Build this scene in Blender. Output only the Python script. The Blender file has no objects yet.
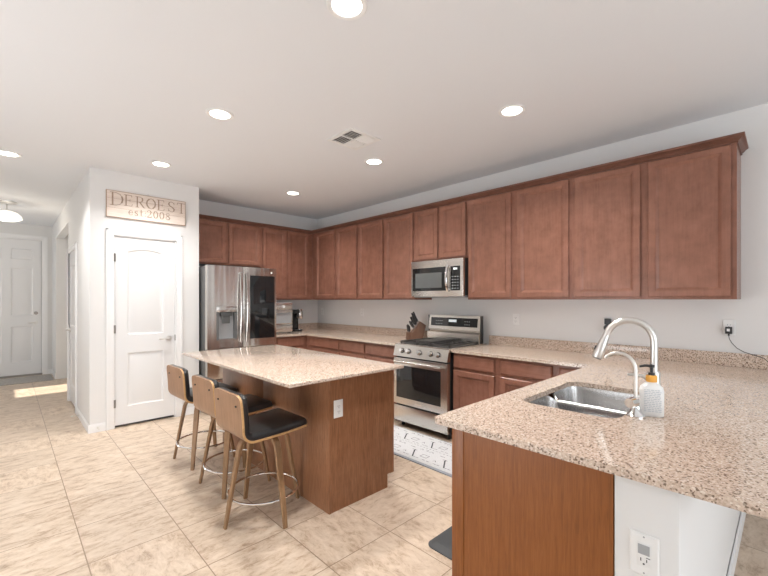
import bpy, bmesh, math, random
from mathutils import Vector, Matrix
random.seed(7)
C = bpy.context.scene.collection
SC = bpy.context.scene
R_ = math.radians

# ------------------------------------------------------------------ camera, world, light, exposure
cam_d = bpy.data.cameras.new('camera')
cam = bpy.data.objects.new('camera', cam_d); C.objects.link(cam)
cam.location = (0, 0, 1.411); cam.rotation_euler = (R_(90), 0, -0.768)
cam_d.sensor_width = 36.0; cam_d.lens = 36.0*390.6/768; cam_d.shift_y = 12.15/768
cam_d.clip_start = .02
SC.camera = cam

W = bpy.data.worlds.new('daylight'); SC.world = W; W.use_nodes = True
wn = W.node_tree.nodes['Background']
wn.inputs[0].default_value = (.86, .93, 1, 1); wn.inputs[1].default_value = 1.6

sun_d = bpy.data.lights.new('sun', 'SUN'); sun_d.energy = 14; sun_d.angle = R_(.6); sun_d.color = (1, .93, .82)
sun = bpy.data.objects.new('sun', sun_d); C.objects.link(sun)
sun.location = (-6, 8, 5); sun.rotation_euler = Vector((1, 0, -.6)).to_track_quat('-Z', 'Y').to_euler()

def area_lamp(name, loc, direction, sx, sy, power, color=(.92, .96, 1)):
    d = bpy.data.lights.new(name, 'AREA'); d.shape = 'RECTANGLE'; d.size = sx; d.size_y = sy
    d.energy = power; d.color = color
    o = bpy.data.objects.new(name, d); C.objects.link(o); o.location = loc
    o.rotation_euler = Vector(direction).to_track_quat('-Z', 'Z').to_euler()
    return o
# daylight through the glazed rear wall behind the camera, plus added fill lamps along the left wall
area_lamp('rear_daylight', (.7, -3.02, 1.25), (0, 1, .5), 4.0, 2.2, 82)
area_lamp('great_room_fill', (-2.45, 2.7, 1.35), (1, -.03, .62), 4.4, 1.9, 170)  # added fill to brighten the kitchen; the wall here has no window
area_lamp('foyer_fill', (-2.45, 8.95, 1.45), (1, 0, .3), 1.2, 1.0, 30)  # added fill for the hallway, set against solid wall
CAN_POWER = 16.5

SC.view_settings.view_transform = 'Standard'
SC.view_settings.look = 'None'
SC.view_settings.exposure = -0.1
SC.view_settings.gamma = 1.0
SC.view_settings.use_curve_mapping = False
SC.cycles.use_denoising = True
SC.cycles.max_bounces = 10
SC.cycles.diffuse_bounces = 6

# ------------------------------------------------------------------ materials
def new_mat(name):
    m = bpy.data.materials.new(name); m.use_nodes = True
    nt = m.node_tree; b = nt.nodes['Principled BSDF']
    return m, nt, b
def N(nt, t, **kw):
    n = nt.nodes.new(t)
    for k, v in kw.items(): setattr(n, k, v)
    return n
def L(nt, a, b): nt.links.new(a, b)
def ramp(nt, stops, interp='LINEAR'):
    r = N(nt, 'ShaderNodeValToRGB'); cr = r.color_ramp; cr.interpolation = interp
    while len(cr.elements) < len(stops): cr.elements.new(.5)
    for e, (p, c) in zip(cr.elements, stops):
        e.position = p; e.color = (*c, 1) if len(c) == 3 else c
    return r
def coords(nt, scale=(1, 1, 1), kind='Object'):
    tc = N(nt, 'ShaderNodeTexCoord'); mp = N(nt, 'ShaderNodeMapping')
    mp.inputs['Scale'].default_value = scale
    L(nt, tc.outputs[kind], mp.inputs['Vector'])
    return mp.outputs['Vector']
def noise(nt, vec, scale, detail=4, rough=.55, dist=0):
    n = N(nt, 'ShaderNodeTexNoise'); n.inputs['Scale'].default_value = scale
    n.inputs['Detail'].default_value = detail; n.inputs['Roughness'].default_value = rough
    n.inputs['Distortion'].default_value = dist
    L(nt, vec, n.inputs['Vector'])
    return n.outputs['Fac']
def bump(nt, b, h, strength=.1, dist=.002):
    bn = N(nt, 'ShaderNodeBump'); bn.inputs['Strength'].default_value = strength
    bn.inputs['Distance'].default_value = dist
    L(nt, h, bn.inputs['Height']); L(nt, bn.outputs['Normal'], b.inputs['Normal'])

def plain(name, col, rough=.5, metal=0, var=.03, spec=None, coat=0):
    m, nt, b = new_mat(name)
    f = noise(nt, coords(nt), 9, 3)
    lo = tuple(max(0, c*(1-var)) for c in col); hi = tuple(min(1, c*(1+var)) for c in col)
    r = ramp(nt, [(.3, lo), (.7, hi)]); L(nt, f, r.inputs[0]); L(nt, r.outputs[0], b.inputs['Base Color'])
    b.inputs['Roughness'].default_value = rough; b.inputs['Metallic'].default_value = metal
    if spec is not None: b.inputs['Specular IOR Level'].default_value = spec
    b.inputs['Coat Weight'].default_value = coat
    return m
def paint(name, col, rough=.6):
    m, nt, b = new_mat(name)
    v = coords(nt)
    b.inputs['Base Color'].default_value = (*col, 1); b.inputs['Roughness'].default_value = rough
    b.inputs['Specular IOR Level'].default_value = .3
    bump(nt, b, noise(nt, v, 60, 3), .06, .002)
    return m
def wood(name, dark, mid, light, axis='z', rough=.38, mottled=.5, scale=1.0):
    m, nt, b = new_mat(name)
    s = {'z': (18, 18, 1.1), 'x': (1.1, 18, 18), 'y': (18, 1.1, 18)}[axis]
    f1 = noise(nt, coords(nt, s), 3.2*scale, 6, .65, .6)
    f2 = noise(nt, coords(nt), 8, 4, .6)
    mx = N(nt, 'ShaderNodeMix'); mx.inputs['Factor'].default_value = mottled
    L(nt, f1, mx.inputs[2]); L(nt, f2, mx.inputs[3])
    r = ramp(nt, [(.3, dark), (.5, mid), (.72, light)]); L(nt, mx.outputs[0], r.inputs[0])
    L(nt, r.outputs[0], b.inputs['Base Color'])
    b.inputs['Roughness'].default_value = rough; b.inputs['Specular IOR Level'].default_value = .36
    bump(nt, b, f1, .05, .001)
    return m
def granite(name):
    m, nt, b = new_mat(name)
    v = coords(nt)
    base = ramp(nt, [(.26, (.33, .245, .19)), (.42, (.53, .41, .325)), (.55, (.645, .515, .42)), (.74, (.74, .63, .54))])
    L(nt, noise(nt, v, 115, 3, .7), base.inputs[0])
    vo = N(nt, 'ShaderNodeTexVoronoi'); vo.inputs['Scale'].default_value = 195; L(nt, v, vo.inputs['Vector'])
    sep = N(nt, 'ShaderNodeSeparateColor'); L(nt, vo.outputs['Color'], sep.inputs[0])
    dk = ramp(nt, [(.0, (1, 1, 1)), (.15, (1, 1, 1)), (.20, (0, 0, 0))]); L(nt, sep.outputs[0], dk.inputs[0])
    lt = ramp(nt, [(.0, (0, 0, 0)), (.86, (0, 0, 0)), (.92, (1, 1, 1))]); L(nt, sep.outputs[1], lt.inputs[0])
    m1 = N(nt, 'ShaderNodeMix', data_type='RGBA'); L(nt, dk.outputs[0], m1.inputs[0])
    L(nt, base.outputs[0], m1.inputs[6]); m1.inputs[7].default_value = (.205, .145, .108, 1)
    m2 = N(nt, 'ShaderNodeMix', data_type='RGBA'); L(nt, lt.outputs[0], m2.inputs[0])
    L(nt, m1.outputs[2], m2.inputs[6]); m2.inputs[7].default_value = (.76, .67, .585, 1)
    L(nt, m2.outputs[2], b.inputs['Base Color'])
    b.inputs['Roughness'].default_value = .10
    return m
def tile_floor(name, ox, oy, p):
    m, nt, b = new_mat(name)
    tc = N(nt, 'ShaderNodeTexCoord'); sp = N(nt, 'ShaderNodeSeparateXYZ'); L(nt, tc.outputs['Object'], sp.inputs[0])
    def math_(op, a, bb=None):
        n = N(nt, 'ShaderNodeMath', operation=op)
        for i, q in enumerate((a, bb)):
            if q is None: continue
            if isinstance(q, (int, float)): n.inputs[i].default_value = q
            else: L(nt, q, n.inputs[i])
        return n.outputs[0]
    gx = math_('DIVIDE', math_('SUBTRACT', sp.outputs[0], ox), p)
    gy = math_('DIVIDE', math_('SUBTRACT', sp.outputs[1], oy), p)
    def edge(g):
        fr = math_('FRACT', g)
        return math_('MINIMUM', fr, math_('SUBTRACT', 1, fr))
    e = math_('MINIMUM', edge(gx), edge(gy))
    grout = math_('LESS_THAN', e, .0027/p)
    cm = N(nt, 'ShaderNodeCombineXYZ'); L(nt, math_('FLOOR', gx), cm.inputs[0]); L(nt, math_('FLOOR', gy), cm.inputs[1])
    wn_ = N(nt, 'ShaderNodeTexWhiteNoise'); wn_.noise_dimensions = '2D'; L(nt, cm.outputs[0], wn_.inputs['Vector'])
    off = N(nt, 'ShaderNodeVectorMath', operation='SCALE'); L(nt, wn_.outputs['Color'], off.inputs[0]); off.inputs['Scale'].default_value = 37
    add = N(nt, 'ShaderNodeVectorMath', operation='ADD'); L(nt, tc.outputs['Object'], add.inputs[0]); L(nt, off.outputs[0], add.inputs[1])
    def st(sc):
        mp = N(nt, 'ShaderNodeMapping'); mp.inputs['Scale'].default_value = sc; L(nt, add.outputs[0], mp.inputs['Vector'])
        return mp.outputs[0]
    na = noise(nt, st((1.6, 3.4, 1)), 5.5, 9, .74, .4)
    nb = noise(nt, st((3.4, 1.6, 1)), 5.5, 9, .74, .4)
    sel = math_('GREATER_THAN', wn_.outputs['Value'], .72)
    mx = N(nt, 'ShaderNodeMix'); L(nt, sel, mx.inputs[0]); L(nt, na, mx.inputs[2]); L(nt, nb, mx.inputs[3])
    r = ramp(nt, [(.31, (.29, .205, .14)), (.41, (.465, .35, .255)), (.49, (.575, .455, .345)), (.62, (.655, .54, .43))])
    L(nt, mx.outputs[0], r.inputs[0])
    tone = ramp(nt, [(0, (.92, .92, .92)), (1, (1.0, 1.0, 1.0))]); L(nt, wn_.outputs['Value'], tone.inputs[0])
    mul = N(nt, 'ShaderNodeMix', data_type='RGBA', blend_type='MULTIPLY'); mul.inputs[0].default_value = 1
    L(nt, r.outputs[0], mul.inputs[6]); L(nt, tone.outputs[0], mul.inputs[7])
    fin = N(nt, 'ShaderNodeMix', data_type='RGBA'); L(nt, grout, fin.inputs[0]); L(nt, mul.outputs[2], fin.inputs[6])
    fin.inputs[7].default_value = (.27, .19, .13, 1)
    L(nt, fin.outputs[2], b.inputs['Base Color'])
    b.inputs['Roughness'].default_value = .34
    hgt = math_('SUBTRACT', 1, grout); bump(nt, b, hgt, .3, .002)
    return m
def brushed(name, col, rough=.28, axis='z', wave=0):
    m, nt, b = new_mat(name)
    s = {'z': (180, 180, 1.5), 'y': (180, 1.5, 180), 'x': (1.5, 180, 180)}[axis]
    f = noise(nt, coords(nt, s), 2, 3)
    r = ramp(nt, [(.3, tuple(c*.93 for c in col)), (.7, col)]); L(nt, f, r.inputs[0]); L(nt, r.outputs[0], b.inputs['Base Color'])
    b.inputs['Metallic'].default_value = 1; b.inputs['Roughness'].default_value = rough
    if wave: bump(nt, b, noise(nt, coords(nt, (9, 9, .5)), 1, 1), wave, .03)
    return m
def emitter(name, col, strength):
    m, nt, b = new_mat(name)
    b.inputs['Base Color'].default_value = (.9, .9, .88, 1)
    b.inputs['Emission Color'].default_value = (*col, 1); b.inputs['Emission Strength'].default_value = strength
    return m
def carpet(name, a, c, sc=90):
    m, nt, b = new_mat(name)
    v = coords(nt); f = noise(nt, v, sc, 3, .7)
    r = ramp(nt, [(.3, a), (.7, c)]); L(nt, f, r.inputs[0]); L(nt, r.outputs[0], b.inputs['Base Color'])
    b.inputs['Roughness'].default_value = .95; bump(nt, b, f, .5, .004)
    return m

M = {}
M['wall'] = paint('wall_paint', (.74, .735, .725))
M['ceiling'] = paint('ceiling_paint', (.765, .78, .80), .8)
M['trim'] = paint('trim_paint', (.83, .83, .83), .35)
M['door'] = paint('door_paint', (.76, .76, .76), .38)
M['tile'] = tile_floor('travertine_tile', .312, .318, .457)
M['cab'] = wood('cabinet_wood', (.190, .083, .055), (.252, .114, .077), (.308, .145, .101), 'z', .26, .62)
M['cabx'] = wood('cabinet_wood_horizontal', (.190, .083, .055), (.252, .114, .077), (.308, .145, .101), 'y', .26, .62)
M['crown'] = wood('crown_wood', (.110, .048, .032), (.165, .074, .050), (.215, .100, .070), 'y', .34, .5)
M['skin'] = wood('veneer_panel', (.185, .060, .014), (.255, .086, .021), (.315, .114, .033), 'z', .34, .18, 1.9)
M['isl'] = wood('island_veneer', (.155, .067, .031), (.268, .122, .059), (.360, .176, .094), 'z', .28, .18, 2.4)
M['kick'] = plain('toe_kick', (.10, .045, .028), .6)
M['granite'] = granite('speckled_granite')
M['steel'] = brushed('brushed_steel', (.74, .72, .69), .22, 'z', .35)
M['steely'] = brushed('brushed_steel_horizontal', (.70, .67, .63), .27, 'y')
M['sinksteel'] = brushed('sink_steel', (.56, .56, .56), .26, 'x')
M['chrome'] = plain('chrome', (.80, .80, .80), .08, 1)
M['nickel'] = plain('brushed_nickel', (.74, .72, .69), .34, 1)
M['bronze'] = plain('dark_hinge_metal', (.30, .28, .26), .4, 1)
M['black'] = plain('black_plastic', (.018, .018, .019), .35)
M['iron'] = plain('cast_iron', (.050, .046, .043), .42)
M['glass'] = plain('dark_glass', (.012, .013, .014), .05, spec=.6)
M['grey'] = plain('grey_appliance_side', (.13, .13, .13), .45)
M['midgrey'] = plain('grey_plastic', (.36, .37, .38), .4)
M['white'] = plain('white_plastic', (.82, .82, .81), .35)
M['offwhite'] = plain('grille_paint', (.80, .80, .79), .5)
M['meshgrey'] = plain('microwave_window_mesh', (.10, .105, .105), .22, spec=.6)
M['slot'] = plain('socket_slots', (.05, .05, .05), .6)
M['leather'] = plain('black_leather', (.020, .020, .021), .28, var=.2, spec=.7)
M['ply'] = wood('walnut_ply', (.20, .108, .058), (.30, .165, .092), (.37, .215, .125), 'z', .34, .3)
M['plyedge'] = wood('ply_edge', (.42, .24, .10), (.52, .31, .14), (.60, .38, .19), 'x', .45, .3)
M['legwood'] = wood('walnut_leg', (.19, .105, .05), (.27, .155, .078), (.34, .205, .11), 'z', .38, .3)
M['orange'] = plain('amber_collar', (.78, .38, .06), .4)
M['print'] = plain('grey_label_print', (.54, .57, .60), .6)
M['lens'] = emitter('lit_lens', (1, .95, .86), 9)
M['shade'] = emitter('lit_glass_shade', (1, .90, .76), .9)
M['screen'] = emitter('clock_display', (.55, .75, .85), .35)
M['rug'] = carpet('rug_pile', (.50, .50, .505), (.63, .63, .635))
M['rugline'] = carpet('rug_dark_pattern', (.05, .05, .055), (.10, .10, .105))
M['rugedge'] = carpet('rug_blue_grey_binding', (.26, .28, .31), (.36, .38, .41))
M['mat'] = plain('charcoal_foam', (.055, .058, .061), .6, var=.12)
M['doormat'] = carpet('doormat_fibre', (.24, .22, .20), (.50, .48, .45), 70)
M['signwood'] = wood('whitewashed_plank', (.64, .53, .46), (.75, .65, .575), (.82, .735, .665), 'x', .6, .35)
M['signink'] = wood('carved_letter_brown', (.30, .21, .155), (.39, .285, .215), (.47, .355, .27), 'x', .7, .4)
M['signedge'] = plain('sign_edge_wood', (.40, .28, .20), .7, var=.15)
M['block'] = wood('knife_block_wood', (.11, .055, .035), (.165, .085, .052), (.22, .12, .075), 'z', .45, .4)
M['blade'] = plain('knife_bolster', (.6, .6, .6), .25, 1)
M['vent_dark'] = plain('vent_shadow_gap', (.12, .115, .11), .8)
M['rubber'] = plain('rubber_tip', (.75, .74, .72), .7)
def window_glass():
    m, nt, b = new_mat('clear_window_glass')
    b.inputs['Transmission Weight'].default_value = 1; b.inputs['Roughness'].default_value = 0
    b.inputs['IOR'].default_value = 1.02
    return m

# ------------------------------------------------------------------ mesh helpers
class MB:
    def __init__(s, X=None):
        s.bm = bmesh.new(); s.mats = []; s.X = X or Matrix.Identity(4)
    def mi(s, m):
        if m is None: return 0
        if m not in s.mats: s.mats.append(m)
        return s.mats.index(m)
    def v(s, p): return s.bm.verts.new(s.X @ Vector(p))
    def f(s, vs, m=None):
        try: fc = s.bm.faces.new(vs)
        except ValueError: return None
        fc.material_index = s.mi(m); return fc
    def box(s, x0, x1, y0, y1, z0, z1, m=None, bev=0.0):
        b2 = bmesh.new()
        vs = [b2.verts.new((x, y, z)) for x in (x0, x1) for y in (y0, y1) for z in (z0, z1)]
        for q in ((0,1,3,2),(4,6,7,5),(0,4,5,1),(2,3,7,6),(0,2,6,4),(1,5,7,3)): b2.faces.new([vs[i] for i in q])
        if bev:
            bmesh.ops.bevel(b2, geom=b2.edges[:], offset=bev, segments=2, profile=.6, affect='EDGES')
        s.merge(b2, m); return s
    def merge(s, b2, m=None, X=None):
        i = s.mi(m); mp = {}
        XX = s.X @ X if X is not None else s.X
        for v in b2.verts: mp[v] = s.bm.verts.new(XX @ v.co)
        for fc in b2.faces:
            try:
                n = s.bm.faces.new([mp[v] for v in fc.verts]); n.material_index = i
            except ValueError: pass
        b2.free()
    def cyl(s, p0, p1, r0, r1=None, n=20, m=None, caps=True):
        return s.tube([p0, p1], [r0, r0 if r1 is None else r1], n, m, caps)
    def tube(s, path, r, n=12, m=None, caps=True, flat=None):
        P = [Vector(p) for p in path]; k = len(P)
        rs = r if isinstance(r, (list, tuple)) else [r]*k
        T = [(P[min(i+1, k-1)]-P[max(i-1, 0)]).normalized() for i in range(k)]
        u = T[0].orthogonal().normalized() if flat is None else (Vector(flat)-T[0]*Vector(flat).dot(T[0])).normalized()
        rings = []
        for i in range(k):
            if i: u = (u - T[i]*u.dot(T[i])).normalized()
            w = T[i].cross(u); ring = []
            for j in range(n):
                a = 2*math.pi*j/n
                ring.append(s.v(P[i]+(u*math.cos(a)+w*math.sin(a))*rs[i]))
            rings.append(ring)
        for a, b in zip(rings, rings[1:]):
            for j in range(n): s.f([a[j], a[(j+1) % n], b[(j+1) % n], b[j]], m)
        if caps: s.f(rings[0][::-1], m); s.f(rings[-1], m)
        return s
    def bar(s, path, wid, thk, side, m=None):
        """rectangular section swept along a path; wid measured along `side`"""
        P = [Vector(p) for p in path]; k = len(P); rings = []
        for i in range(k):
            t = (P[min(i+1, k-1)]-P[max(i-1, 0)]).normalized()
            sd = Vector(side); sd = (sd - t*sd.dot(t)).normalized(); nn = t.cross(sd)
            w = (wid[i] if isinstance(wid, (list, tuple)) else wid)/2
            h = (thk[i] if isinstance(thk, (list, tuple)) else thk)/2; c = min(w, h)*.35
            pts = [(-w+c,-h),(w-c,-h),(w,-h+c),(w,h-c),(w-c,h),(-w+c,h),(-w,h-c),(-w,-h+c)]
            rings.append([s.v(P[i]+sd*a+nn*b) for a, b in pts])
        for a, b in zip(rings, rings[1:]):
            for j in range(8): s.f([a[j], a[(j+1) % 8], b[(j+1) % 8], b[j]], m)
        s.f(rings[0][::-1], m); s.f(rings[-1], m); return s
    def lathe(s, prof, c=(0, 0, 0), n=28, m=None):
        c = Vector(c); rings = []
        for r, z in prof:
            if r < 1e-5: rings.append([s.v(c+Vector((0, 0, z)))])
            else: rings.append([s.v(c+Vector((r*math.cos(2*math.pi*j/n), r*math.sin(2*math.pi*j/n), z))) for j in range(n)])
        for a, b in zip(rings, rings[1:]):
            for j in range(n):
                q = [a[j % len(a)], a[(j+1) % len(a)], b[(j+1) % len(b)], b[j % len(b)]]
                u = []
                for x in q:
                    if x not in u: u.append(x)
                if len(u) > 2: s.f(u, m)
        return s
    def prism(s, pts, d0, d1, m=None, axes='xzy'):
        """pts in plane (axes[0],axes[1]), extruded along axes[2]"""
        ix = ['xyz'.index(a) for a in axes]
        def mk(p, d):
            q = [0, 0, 0]; q[ix[0]] = p[0]; q[ix[1]] = p[1]; q[ix[2]] = d; return s.v(q)
        a = [mk(p, d0) for p in pts]; b = [mk(p, d1) for p in pts]; k = len(pts)
        s.f(a[::-1], m); s.f(b, m)
        for j in range(k): s.f([a[j], a[(j+1) % k], b[(j+1) % k], b[j]], m)
        return s
    def rings(s, loops, m=None, cap=True, base=True):
        V = [[s.v(p) for p in lp] for lp in loops]; k = len(V[0])
        for a, b in zip(V, V[1:]):
            for j in range(k): s.f([a[j], a[(j+1) % k], b[(j+1) % k], b[j]], m)
        if base: s.f(V[0][::-1], m)
        if cap: s.f(V[-1], m)
        return s
    def build(s, name, mat=None, parent=None, smooth=35, org=None):
        bm = s.bm
        bmesh.ops.remove_doubles(bm, verts=bm.verts[:], dist=1e-6)
        bmesh.ops.recalc_face_normals(bm, faces=bm.faces[:])
        if parent is not None: o0 = world_of(parent)
        elif org is not None: o0 = Vector(org)
        else:
            xs = [v.co for v in bm.verts]
            o0 = Vector(((min(v.x for v in xs)+max(v.x for v in xs))/2, (min(v.y for v in xs)+max(v.y for v in xs))/2, min(v.z for v in xs)))
        bmesh.ops.translate(bm, verts=bm.verts[:], vec=-o0)
        me = bpy.data.meshes.new(name); bm.to_mesh(me); bm.free()
        ml = s.mats or [mat]
        for q in ml:
            me.materials.append(mat if q is None else (M[q] if isinstance(q, str) else q))
        if smooth:
            me.shade_smooth(); me.set_sharp_from_angle(angle=R_(smooth))
        ob = bpy.data.objects.new(name, me); C.objects.link(ob)
        if parent is not None: ob.parent = parent
        else: ob.location = o0
        WORLD[ob] = o0
        return ob
WORLD = {}
def world_of(o): return WORLD.get(o, Vector((0, 0, 0)))
def tag(o, label=None, cat=None, group=None, kind=None):
    if label: o['label'] = label
    if cat: o['category'] = cat
    if group: o['group'] = group
    if kind: o['kind'] = kind
    return o
def thing(name, loc, label, cat, group=None):
    o = bpy.data.objects.new(name, None); C.objects.link(o); o.location = loc; o.empty_display_size = .05
    WORLD[o] = Vector(loc)
    return tag(o, label, cat, group)
def struct(o, label, cat): return tag(o, label, cat, None, 'structure')
def face_frame(origin, facing):
    """local (a=right seen from the front, b=up, c=outward)"""
    a, c = {'-X': ((0, -1, 0), (-1, 0, 0)), '-Y': ((1, 0, 0), (0, -1, 0)), '+Y': ((-1, 0, 0), (0, 1, 0)), '+X': ((0, 1, 0), (1, 0, 0)), '-Z': ((1, 0, 0), (0, 0, -1))}[facing]
    b = (0, 0, 1) if facing != '-Z' else (0, 1, 0)
    m = Matrix.Identity(4)
    for i in range(3): m[i][0] = a[i]; m[i][1] = b[i]; m[i][2] = c[i]; m[i][3] = origin[i]
    return m
def rect(a0, a1, b0, b1, c, ins=0): return [(a0+ins, b0+ins, c), (a1-ins, b0+ins, c), (a1-ins, b1-ins, c), (a0+ins, b1-ins, c)]
def rrect(x0, x1, y0, y1, r, z, n=6):
    p = []
    for cx, cy, a0 in ((x1-r, y1-r, 0), (x0+r, y1-r, 90), (x0+r, y0+r, 180), (x1-r, y0+r, 270)):
        for k in range(n+1):
            a = R_(a0+90*k/n); p.append((cx+r*math.cos(a), cy+r*math.sin(a), z))
    return p
def cab_door(mb, a0, a1, b0, b1, m=None):
    L_ = [rect(a0, a1, b0, b1, .0002, .012), rect(a0, a1, b0, b1, .008, .010), rect(a0, a1, b0, b1, .009), rect(a0, a1, b0, b1, .019), rect(a0, a1, b0, b1, .023, .004), rect(a0, a1, b0, b1, .023, .046),
          rect(a0, a1, b0, b1, .019, .048), rect(a0, a1, b0, b1, .018, .053), rect(a0, a1, b0, b1, .005, .068)]
    mb.rings(L_, m)
def drawer_front(mb, a0, a1, b0, b1, m=None):
    mb.rings([rect(a0, a1, b0, b1, .0002, .012), rect(a0, a1, b0, b1, .008, .010), rect(a0, a1, b0, b1, .009), rect(a0, a1, b0, b1, .014), rect(a0, a1, b0, b1, .023, .011)], m)

# ------------------------------------------------------------------ setting
CE, XW, YW, XL, YR, YF = 2.826, 3.931, 5.75, -2.5, -2.9, 9.83
T = .11
PX, PY, PXR = .631, 5.142, 1.736           # pantry corner
o = MB().box(XL-.2, XW+.2, YR-.2, YF+.2, -.1, 0).build('floor', M['tile'], org=(0, 0, 0)); struct(o, 'beige travertine tile floor laid in a square grid', 'floor')
o = MB().box(XL-.2, XW+.2, YR-.2, YF+.2, CE, CE+.1).build('ceiling', M['ceiling']); struct(o, 'flat pale ceiling with recessed lights', 'ceiling')
o = MB().box(XW, XW+T, YR-.1, YF+.1, 0, CE).build('wall_right', M['wall']); struct(o, 'light grey wall behind the range and upper cabinets', 'wall')
o = MB().box(PXR-.01, XW, YW, YW+T, 0, CE).build('wall_back', M['wall']); struct(o, 'light grey wall behind the refrigerator', 'wall')
# pantry walls
DX0, DX1, DZ = .842, 1.471, 2.125
w = MB(); w.box(PX, DX0, PY, PY+T, 0, CE); w.box(DX1, PXR, PY, PY+T, 0, CE); w.box(DX0, DX1, PY, PY+T, DZ, CE)
o = w.build('wall_pantry_front', M['wall']); struct(o, 'light grey pantry wall around the two-panel door', 'wall')
o = MB().box(PXR-T, PXR, PY+T, YW+T, 0, CE).build('wall_pantry_side', M['wall']); struct(o, 'pantry side wall next to the refrigerator', 'wall')
HY0, HY1, HZ = 6.215, 6.98, 2.06
OY0, OY1, OZ = 7.12, 9.07, 2.52
w = MB(); w.box(PX, PX+T, PY+T, HY0, 0, CE); w.box(PX, PX+T, HY0, HY1, HZ, CE); w.box(PX, PX+T, HY1, OY0, 0, CE)
w.box(PX, PX+T, OY0, OY1, OZ, CE); w.box(PX, .86, OY1, YF, 0, CE)
o = w.build('wall_hall', M['wall']); struct(o, 'hallway wall beside the pantry with a door and an opening', 'wall')
o = MB().box(.86, .86+T, OY0-.3, YF, 0, CE).build('wall_niche', M['wall']); struct(o, 'wall inside the hallway opening', 'wall')
o = MB().box(PX+T, .86, OY0-T, OY0, 0, CE).build('wall_niche_side', M['wall']); struct(o, 'near side wall of the hallway opening', 'wall')
FX0, FX1, FZ = -.50, .485, 2.545
w = MB(); w.box(XL, FX0, YF, YF+T, 0, CE); w.box(FX1, 1.2, YF, YF+T, 0, CE); w.box(FX0, FX1, YF, YF+T, FZ, CE)
o = w.build('wall_front', M['wall']); struct(o, 'far wall around the white front door', 'wall')
# west wall with a small high foyer window
w = MB()
def wall_with_holes(w, x0, x1, y0, y1, holes):
    ys = sorted({y0, y1, *[h[0] for h in holes], *[h[1] for h in holes]})
    for a, b in zip(ys, ys[1:]):
        h = [q for q in holes if q[0] <= a and q[1] >= b]
        if not h: w.box(x0, x1, a, b, 0, CE)
        else:
            if h[0][2] > 0: w.box(x0, x1, a, b, 0, h[0][2])
            if h[0][3] < CE: w.box(x0, x1, a, b, h[0][3], CE)
# foyer: the sun comes along +X with slope -.6: a floor patch x .09 .. .95
SZ0, SZ1, SY0, SY1 = (.09-XL)*.6, (1.0-XL)*.6, 7.74, 8.47
wall_with_holes(w, XL-T, XL, YR, YF, [(SY0, SY1, SZ0, SZ1)])
o = w.build('wall_left', M['wall']); struct(o, 'left wall of the great room, outside the picture', 'wall')
w = MB()
RX0, RX1, RZ = -1.3, 2.7, 2.36
w.box(XL, RX0, YR-T, YR, 0, CE); w.box(RX1, XW, YR-T, YR, 0, CE); w.box(RX0, RX1, YR-T, YR, RZ, CE)
o = w.build('wall_rear', M['wall']); struct(o, 'rear wall around the glazed patio door, behind the camera', 'wall')
w = MB()
for a, b in ((RX0, RX0+.06), (RX1-.06, RX1), ((RX0+RX1)/2-.04, (RX0+RX1)/2+.04)): w.box(a, b, YR-.08, YR-.02, 0, RZ)
w.box(RX0+.06, RX1-.06, YR-.08, YR-.02, RZ-.06, RZ); w.box(RX0+.06, RX1-.06, YR-.08, YR-.02, 0, .05)
o = w.build('window_1', M['trim']); struct(o, 'wide glazed patio door frame behind the camera', 'window')
w = MB()
w.box(XL-.08, XL-.03, SY0, SY0+.02, SZ0, SZ1); w.box(XL-.08, XL-.03, SY1-.02, SY1, SZ0, SZ1)
w.box(XL-.08, XL-.03, SY0, SY1, SZ0-.0, SZ0+.02); w.box(XL-.08, XL-.03, SY0, SY1, SZ1-.02, SZ1)
o = w.build('window_2', M['trim']); struct(o, 'small high foyer window frame, outside the picture', 'window')
# peninsula half wall
PNX, PNY0, PNY1 = 1.335, .208, .372
o = MB().box(PNX, XW, PNY0, PNY1, 0, .8875, None, .012).build('wall_peninsula', M['wall']); struct(o, 'painted half wall under the bar overhang of the peninsula', 'wall')

# baseboards
def baseboard(name, segs, label):
    w = MB()
    for x0, x1, y0, y1 in segs:
        w.box(x0, x1, y0, y1, 0, .075); 
        cx0, cx1, cy0, cy1 = (x0+.004 if x1-x0 < .03 else x0), (x1-.004 if x1-x0 < .03 else x1), (y0+.004 if y1-y0 < .03 else y0), (y1-.004 if y1-y0 < .03 else y1)
        w.box(cx0, cx1, cy0, cy1, .075, .09)
    o = w.build(name, M['trim']); return struct(o, label, 'baseboard')
b = .014
baseboard('baseboard_pantry', [(PX-b, .768, PY-b, PY), (1.545, PXR+b, PY-b, PY), (PXR, PXR+b, PY, 5.7)], 'white baseboard along the pantry front')
baseboard('baseboard_hall', [(PX-b, PX, PY, HY0-.075), (PX-b, PX, HY1+.075, OY0), (PX-b, PX, OY1, YF)], 'white baseboard along the hallway wall')
baseboard('baseboard_front', [(XL, FX0-.08, YF-b, YF), (FX1+.08, PX-b, YF-b, YF)], 'white baseboard along the front door wall')
baseboard('baseboard_niche', [(.86-b, .86, OY0, OY1)], 'white baseboard inside the hallway opening')
baseboard('baseboard_peninsula', [(PNX+.01, XW-b, PNY0-b, PNY0), (PNX-.001, PNX+.01, PNY0-b, PNY0-.0005)], 'white baseboard along the bar side of the half wall')
baseboard('baseboard_right', [(XW-b, XW, YR, PNY0-b)], 'white baseboard on the right wall beyond the bar')
baseboard('baseboard_left', [(XL, XL+b, YR, YF)], 'white baseboard on the left wall, outside the picture')

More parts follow.
